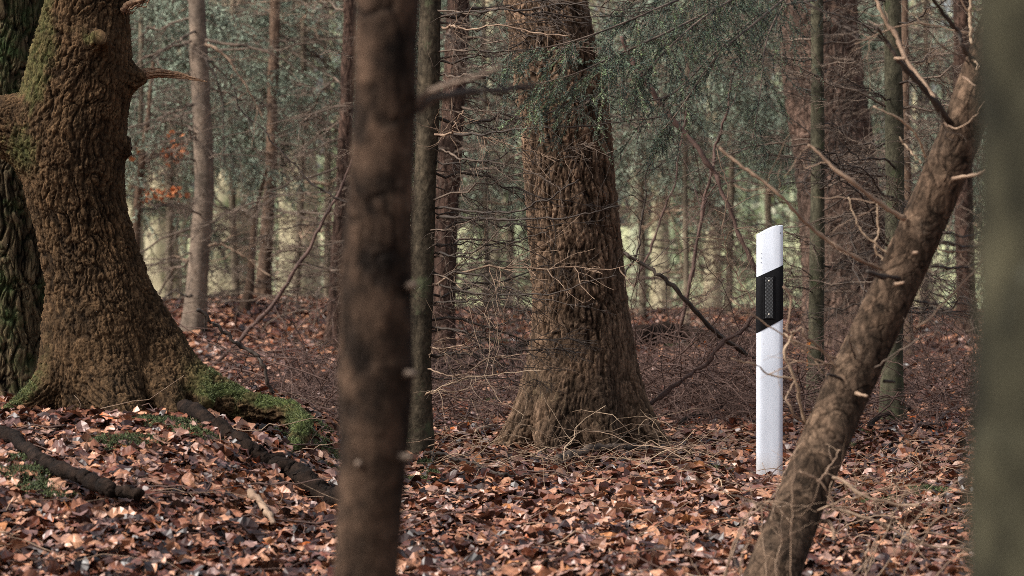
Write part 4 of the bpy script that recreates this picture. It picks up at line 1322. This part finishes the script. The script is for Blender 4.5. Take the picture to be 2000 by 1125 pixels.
# ------------------------------------------------------------------ moss cushions
mb = MB()
rs = np.random.RandomState(31)
for (px, py, r) in ((250, 895, .13), (215, 885, .07), (60, 955, .12), (45, 925, .08), (75, 985, .08), (620, 850, .09), (615, 880, .12), (640, 905, .10), (330, 855, .12), (375, 870, .10), (290, 845, .08), (650, 940, .08), (830, 925, .07), (845, 945, .06), (815, 960, .07), (1395, 935, .05), (1440, 938, .03), (1810, 985, .10), (1740, 1000, .05), (1690, 860, .05), (960, 800, .10), (1700, 1005, .04), (1660, 890, .04), (1010, 968, .03), (1330, 690, .15), (960, 680, .15), (110, 1000, .06), (560, 875, .06)):
    c = G(px, py)
    n = int(14000 * r * (r + .08) * 3)
    a = rs.rand(n) * 6.28; q = np.sqrt(rs.rand(n)) * r
    x = c[0] + np.cos(a) * q * (1 + .3 * np.sin(3 * a)); y = c[1] + np.sin(a) * q * (1 + .3 * np.cos(2 * a))
    dome = .30 * r * np.sqrt(np.maximum(0, 1 - (q / r) ** 2)) + .01 * noise3(np.stack([x * 30, y * 30, x * 0], 1))
    z = ground(x, y) + .040 + dome
    p = np.stack([x, y, z], 1)
    d = norm(rs.normal(size=(n, 3)) * .8 + np.array([0, 0, .7])) * rs.uniform(.008, .020, n)[:, None]
    s_ = norm(rs.normal(size=(n, 3))) * .0028
    mb.add(np.stack([p - s_, p + s_, p + d], 1).reshape(-1, 3), None, np.arange(n * 3).reshape(-1, 3), rnd=np.repeat(np.clip(rs.beta(2, 2.5, n) * .9 + .3 * noise3(p * 20), 0, 1), 3))
tag(mb.obj('moss', M['moss'], smooth=False), 'green moss cushions growing among the fallen leaves', 'moss', kind='stuff')

# moss fur on the long root of the old tree
tr = [o for o in ot.children if o.name.startswith('trunk')][0]
me = tr.data
nv_ = len(me.vertices)
V = np.empty(nv_ * 3, np.float32); me.vertices.foreach_get('co', V); V = V.reshape(-1, 3).astype(float)
Nn = np.empty(nv_ * 3, np.float32); me.vertices.foreach_get('normal', Nn); Nn = Nn.reshape(-1, 3).astype(float)
ms = np.empty(nv_, np.float32); me.attributes['moss'].data.foreach_get('value', ms)
idx = np.nonzero((ms > .5) & (V[:, 1] < 12.6))[0]
idx = rs.choice(idx, min(len(idx), 26000), replace=len(idx) < 26000)
p = V[idx] + rs.normal(size=(len(idx), 3)) * .002
d = norm(Nn[idx] + rs.normal(size=p.shape) * .6) * rs.uniform(.004, .012, len(idx))[:, None]
s_ = norm(rs.normal(size=p.shape)) * .0018
mb = MB(); mb.add(np.stack([p - s_, p + s_, p + d], 1).reshape(-1, 3), None, np.arange(len(idx) * 3).reshape(-1, 3), rnd=np.repeat(np.clip(rs.beta(2, 2, len(idx)) + .2 + .3 * noise3(p * 30), 0, 1), 3))
mo = mb.obj('moss_fur', M['moss'], ot, smooth=False)

# ------------------------------------------------------------------ green boughs in front of the thick spruce
def hero_bough(rows, seed, n2, dens, m_need='needle', r=.008, tone=0):
    rr = np.random.RandomState(seed)
    K = np.array([P(*p) for p in rows]); q = spline(K, 40)[None]
    mb = MB()
    tubes(mb, q, np.linspace(r, r * .3, 40)[None], 5, rnd=np.zeros(1))
    L = np.linalg.norm(K[-1] - K[0])
    m = n2
    t = rr.uniform(.15, 1, m); i = np.clip((t * 39).astype(int), 0, 38)
    tg = norm(q[0, i + 1] - q[0, i])
    side = norm(np.cross(tg, np.array([0, 0, 1.]))) * np.where(rr.rand(m) < .5, -1, 1)[:, None]
    d = norm(tg * .7 + side * rr.uniform(.3, 1, m)[:, None] + np.array([0, 0, -.55]) + rr.normal(size=(m, 3)) * .15)
    c2 = curves(q[0, i], d, rr.uniform(.12, .42, m) * (1.2 - .5 * t), np.array([[0, 0, -.25]]) + rr.normal(size=(m, 3)) * .1, 9, rr, .05)
    tubes(mb, c2, np.linspace(.0022, .001, 9)[None] * np.ones((m, 1)), 3, rnd=np.zeros(m))
    k = 6
    ii = np.repeat(np.arange(m), k); jj = rr.randint(1, 8, m * k)
    tg = norm(c2[ii, jj] - c2[ii, jj - 1])
    d = norm(tg * .8 + norm(rr.normal(size=(m * k, 3))) * .7 + np.array([0, 0, -.2]))
    c3 = curves(c2[ii, jj], d, rr.uniform(.04, .14, m * k), rr.normal(size=(m * k, 3)) * .12, 5, rr, .04)
    tubes(mb, c3, np.linspace(.0014, .0009, 5)[None] * np.ones((m * k, 1)), 3, rnd=np.zeros(m * k))
    nw = sum(len(a) for a in mb.Q)
    needles(mb, c2, rr, dens, .016, .0032, tone); needles(mb, c3, rr, dens, .015, .0032, tone)
    me = mb.mesh('needle_bough', M['dead']); me.materials.append(M[m_need])
    mi = np.zeros(len(me.polygons), np.int32); mi[nw:] = 1
    me.polygons.foreach_set('material_index', mi)
    return link('needle_bough', me, nt_)


hero_bough([(1596, -120, 17.3), (1470, -60, 15), (1300, 10, 13.6), (1180, 60, 13.2), (1080, 90, 13.0), (985, 100, 12.9)], 1, 46, 420, tone=.05)
hero_bough([(1596, -80, 17.3), (1450, -10, 15), (1310, 60, 13.6), (1200, 110, 13.2), (1120, 145, 13.0), (1045, 165, 12.9)], 2, 60, 450, tone=.12)
hero_bough([(1596, -100, 17.3), (1500, -40, 15.5), (1380, 30, 14), (1290, 110, 13.4), (1240, 170, 13.3)], 3, 36, 420)
hero_bough([(1596, -60, 17.3), (1540, -10, 15.5), (1480, 40, 14.5), (1400, 110, 14), (1330, 210, 13.8), (1290, 260, 13.8)], 4, 34, 380)
hero_bough([(1596, -60, 17.3), (1550, -20, 16), (1500, 70, 15), (1485, 180, 14.5), (1470, 270, 14.4)], 5, 26, 380)
hero_bough([(1596, -140, 17.3), (1520, -100, 15.5), (1400, -40, 14.4), (1300, -10, 14), (1200, 5, 13.9)], 7, 50, 380)
hero_bough([(1596, 0, 17.4), (1500, 20, 16), (1400, 100, 15), (1300, 190, 14.6), (1180, 190, 14.0), (1120, 215, 13.6)], 8, 30, 300, tone=.05)

# ------------------------------------------------------------------ the deeper wood: conifers with hanging boughs
def far_tree(name, label, px, d, rpx, m, nb, nd, sc, seed, zlow=1.0, dx=0, meshes=None):
    top = -120
    yb = 1125
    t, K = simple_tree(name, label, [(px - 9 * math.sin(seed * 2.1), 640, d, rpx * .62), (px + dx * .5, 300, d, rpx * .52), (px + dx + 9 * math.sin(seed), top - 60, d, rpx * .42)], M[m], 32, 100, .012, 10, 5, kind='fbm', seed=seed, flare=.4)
    zt = CAMZ + d * .084 + .4
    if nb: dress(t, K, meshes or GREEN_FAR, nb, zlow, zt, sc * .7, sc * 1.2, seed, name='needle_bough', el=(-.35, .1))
    if nd: dress(t, K, DEAD + DEAD_TAN, int(nd * 2.2), .0, zt, sc * .6, sc * 1.1, seed + 1)
    return t, K


FT = [
    ('spruce_tree', 'shaggy spruce hung with grey green boughs at the far left', 270, 30, 10, 'pale_far', 14, 8, 1.8, 201, 2.2, 8),
    ('spruce_tree', 'bushy spruce behind the broken limb of the old tree', 330, 38, 12, 'pale_far', 14, 8, 2.0, 202, 2.7, 5),
    ('spruce_tree', 'dense bushy spruce just right of the pale beech', 455, 37, 12, 'pale_far', 16, 8, 2.0, 203, 2.7, -5),
    ('spruce_tree', 'dense spruce with dark cones hanging left of the foreground trunk', 585, 35, 12, 'pale_far', 18, 12, 2.0, 204, 2.5, 10),
    ('spruce_tree', 'bushy spruce half hidden by the foreground trunk', 640, 44, 14, 'pale_far', 14, 8, 2.2, 205, 2.8, 0),
    ('spruce_tree', 'wispy spruce in the gap between fir and thick spruce', 945, 36, 10, 'pale_far', 8, 18, 2.0, 206, 2.2, 6),
    ('spruce_tree', 'wispy spruce close left of the thick spruce, far off', 1000, 44, 12, 'pale_far', 10, 12, 2.2, 207, 2.4, 0),
    ('spruce_tree', 'green spruce just right of the thick spruce trunk', 1255, 33, 11, 'pale_far', 9, 16, 1.8, 208, 1.8, -8),
    ('spruce_tree', 'green spruce in the middle of the gap left of the post', 1335, 29, 9, 'pale_far', 9, 16, 1.6, 209, 1.8, 8),
    ('spruce_tree', 'dense green spruce behind the top of the post', 1430, 34, 11, 'pale_far', 11, 14, 1.9, 210, 2.0, 0),
    ('spruce_tree', 'green spruce against the left side of the massive spruce', 1500, 42, 12, 'pale_far', 10, 8, 2.2, 211, 2.4, 0),
    ('spruce_tree', 'pale green spruce right of the grey green fir', 1800, 44, 12, 'pale_far', 14, 8, 2.4, 212, 1.6, 0),
    ('spruce_tree', 'dark green spruce filling the gap above the leaning trunk', 1810, 31, 10, 'pale_far', 15, 12, 1.7, 213, 1.6, 0),
    ('spruce_tree', 'dark green spruce next to the blurred right trunk', 1885, 38, 12, 'pale_far', 14, 8, 2.1, 214, 1.6, 0),
    ('spruce_tree', 'far spruce almost hidden by the old tree', 180, 40, 12, 'pale_far', 18, 0, 2.4, 215, 1.6, 0),
    ('spruce_tree', 'far spruce hidden behind the thick spruce', 1130, 40, 12, 'pale_far', 18, 6, 2.4, 216, 1.2, 0),
]
for f in FT: far_tree(*f)

BEECH = [
    ('beech_tree', 'big greenish beech trunk with mossy foot just left of the pale young beech', 318, 46, 34, 0, 11),
    ('beech_tree', 'broad greenish beech trunk right of the pale young beech', 450, 50, 44, 8, 12),
    ('beech_tree', 'wide grey green beech trunk between two thin brown trunks', 585, 54, 40, -5, 13),
    ('beech_tree', 'straight grey beech trunk at the far left beside the old tree', 262, 58, 20, 0, 14),
    ('beech_tree', 'slim pale beech trunk far behind the brush left of the post', 1392, 52, 16, 3, 15),
    ('beech_tree', 'slim grey beech trunk far off right of the thick spruce', 1290, 60, 18, 0, 16),
    ('beech_tree', 'grey beech trunk far off behind the fir branches', 960, 62, 16, 2, 17),
    ('beech_tree', 'grey beech trunk far off right of the grey green fir', 1800, 56, 20, 0, 18),
    ('beech_tree', 'dark slim beech trunk in the distance left of the young beech', 352, 64, 12, 6, 19),
]
for (nm, lb, px, d, r, dx, sd_) in BEECH:
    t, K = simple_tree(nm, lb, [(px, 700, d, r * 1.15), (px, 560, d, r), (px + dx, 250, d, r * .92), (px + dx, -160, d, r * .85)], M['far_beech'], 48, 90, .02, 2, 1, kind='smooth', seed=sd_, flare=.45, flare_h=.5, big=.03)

# rust coloured leaves still on a young beech
def leafy(px, py, d, n, sx, sz, rs):
    c = P(px, py, d)
    return c + rs.normal(size=(n, 3)) * np.array([sx, sx, sz])


rs = np.random.RandomState(41)
yt, yK = simple_tree('sapling', 'young beech sapling with orange leaves behind the old tree', [(262, 640, 29, 8), (268, 400, 29, 7), (288, 240, 29, 5), (300, 120, 29, 3)], M['brown'], 20, 60, .004, 20, 8)
dress(yt, yK, DEAD, 12, .8, 2.8, .6, 1.1, 71, azs=[(-50, 50)])
mb = MB()
pts = np.vstack([leafy(318, 378, 29, 46, .10, .035, rs), leafy(280, 388, 29, 10, .05, .06, rs), leafy(345, 288, 29, 26, .09, .05, rs), leafy(330, 300, 29, 14, .05, .05, rs), leafy(278, 300, 29, 8, .05, .05, rs)])
n = len(pts)
leaf_set(mb, pts[:, 0], pts[:, 1], pts[:, 2], norm(rs.normal(size=(n, 3))), rs.uniform(.05, .085, n), rs, 4, np.full(n, .5), rs.rand(n))
mb.obj('leaves', M['rust_leaf'], yt, smooth=False)

# ------------------------------------------------------------------ far-off wood
M['wood_far'] = plain('far_foliage', [(0, (.10, .13, .08)), (.55, (.24, .27, .17)), (.8, (.34, .33, .24)), (1, (.42, .28, .20))], .9, attr='rnd')  # foliage tones lightened in place of real haze
mb = MB()
rs = np.random.RandomState(51)
for (d0, d1, ncl, per, sz, zmax) in ((68, 85, 50, 110, .20, 9), (90, 130, 120, 110, .32, 15), (140, 190, 230, 90, .6, 26)):
    y = rs.uniform(d0, d1, ncl)
    x = rs.uniform(-1, 1, ncl) * (.18 * y * 1.2 + 3)
    z = ground(x, y) + rs.rand(ncl) ** .8 * zmax
    px = 1000 + x / y * FPX
    pyy = 450 - (z - CAMZ) / y * FPX
    gap = ((np.abs(px - 905) < 75) | (np.abs(px - 1235) < 50)) & (pyy > 500)
    if d0 > 88:
        gap |= ((np.abs(px - 365) < 40) & (pyy > 380)) | ((np.abs(px - 1722) < 40) & (pyy < 420))
    x, y, z = x[~gap], y[~gap], z[~gap]
    m = len(x)
    c = np.repeat(np.stack([x, y, z], 1), per, 0)
    p = c + rs.normal(size=c.shape) * np.array([1.3, 1.3, .7]) * d0 / 90
    n = len(p)
    e1 = norm(rs.normal(size=(n, 3))); e2 = norm(np.cross(e1, rs.normal(size=(n, 3))))
    s1 = sz * rs.uniform(.4, 1, n)[:, None]
    V = np.stack([p - e1 * s1, p + e2 * s1 * .4, p + e1 * s1, p - e2 * s1 * .4], 1)
    mb.add(V.reshape(-1, 3), np.arange(n * 4).reshape(-1, 4), rnd=np.repeat(np.clip(np.repeat(rs.beta(1.6, 2.2, m), per) + rs.normal(0, .08, n), 0, 1), 4))
ncl = 150
y = rs.uniform(58, 74, ncl); x = rs.uniform(-1, 1, ncl) * (.18 * y * 1.15 + 2)
z = ground(x, y) + rs.rand(ncl) * 1.5
px = 1000 + x / y * FPX
gap = (np.abs(px - 905) < 60) | (np.abs(px - 1235) < 38) | (np.abs(px - 352) < 14)
x, y, z = x[~gap], y[~gap], z[~gap]
m = len(x)
p = np.repeat(np.stack([x, y, z], 1), 130, 0)
p = p + rs.normal(size=p.shape) * np.array([.7, .7, .35])
n = len(p)
e1 = norm(rs.normal(size=(n, 3))); e2 = norm(np.cross(e1, rs.normal(size=(n, 3))))
s1 = .11 * rs.uniform(.4, 1, n)[:, None]
mb.add(np.stack([p - e1 * s1, p + e2 * s1 * .4, p + e1 * s1, p - e2 * s1 * .4], 1).reshape(-1, 3), np.arange(n * 4).reshape(-1, 4), rnd=np.repeat(np.clip(np.repeat(rs.beta(1.6, 2.0, m), 130) + rs.normal(0, .1, n), 0, 1), 4))
nT = 80
y = rs.uniform(66, 180, nT); x = rs.uniform(-1, 1, nT) * (.18 * y * 1.2 + 2)
z = ground(x, y)
c = curves(np.stack([x, y, z - .2], 1), np.tile([0, 0, 1.], (nT, 1)), 9 + y * .09, rs.normal(size=(nT, 3)) * .02, 8, rs, .006)
tubes(mb, c, np.linspace(1, .7, 8)[None] * rs.uniform(.1, .32, (nT, 1)), 8, rnd=rs.uniform(.3, .85, nT))
tag(mb.obj('far_wood', M['wood_far'], smooth=False), 'hazy distant wood closing off the view', 'wood', kind='stuff')


# ------------------------------------------------------------------ groups of like things
for o in list(C.objects):
    if o.parent is None and 'category' in o.keys() and 'kind' not in o.keys() and 'group' not in o.keys():
        n_ = o.name.split('.')[0]
        g_ = {'fallen_branch': 'fallen branches and sticks on the leaf litter', 'dead_stem': 'dead stems slanting through the undergrowth',
              'log': 'fallen logs on the forest floor', 'beech_tree': 'beech trees of the wood', 'fir_tree': 'slim fir trees near the post',
              'spruce_tree': 'spruce trees of the wood', 'old_tree': 'old trees at the left edge', 'foreground_tree': 'blurred foreground trunks',
              'sapling': 'thin saplings on the far bank'}.get(n_)
        if g_: o['group'] = g_
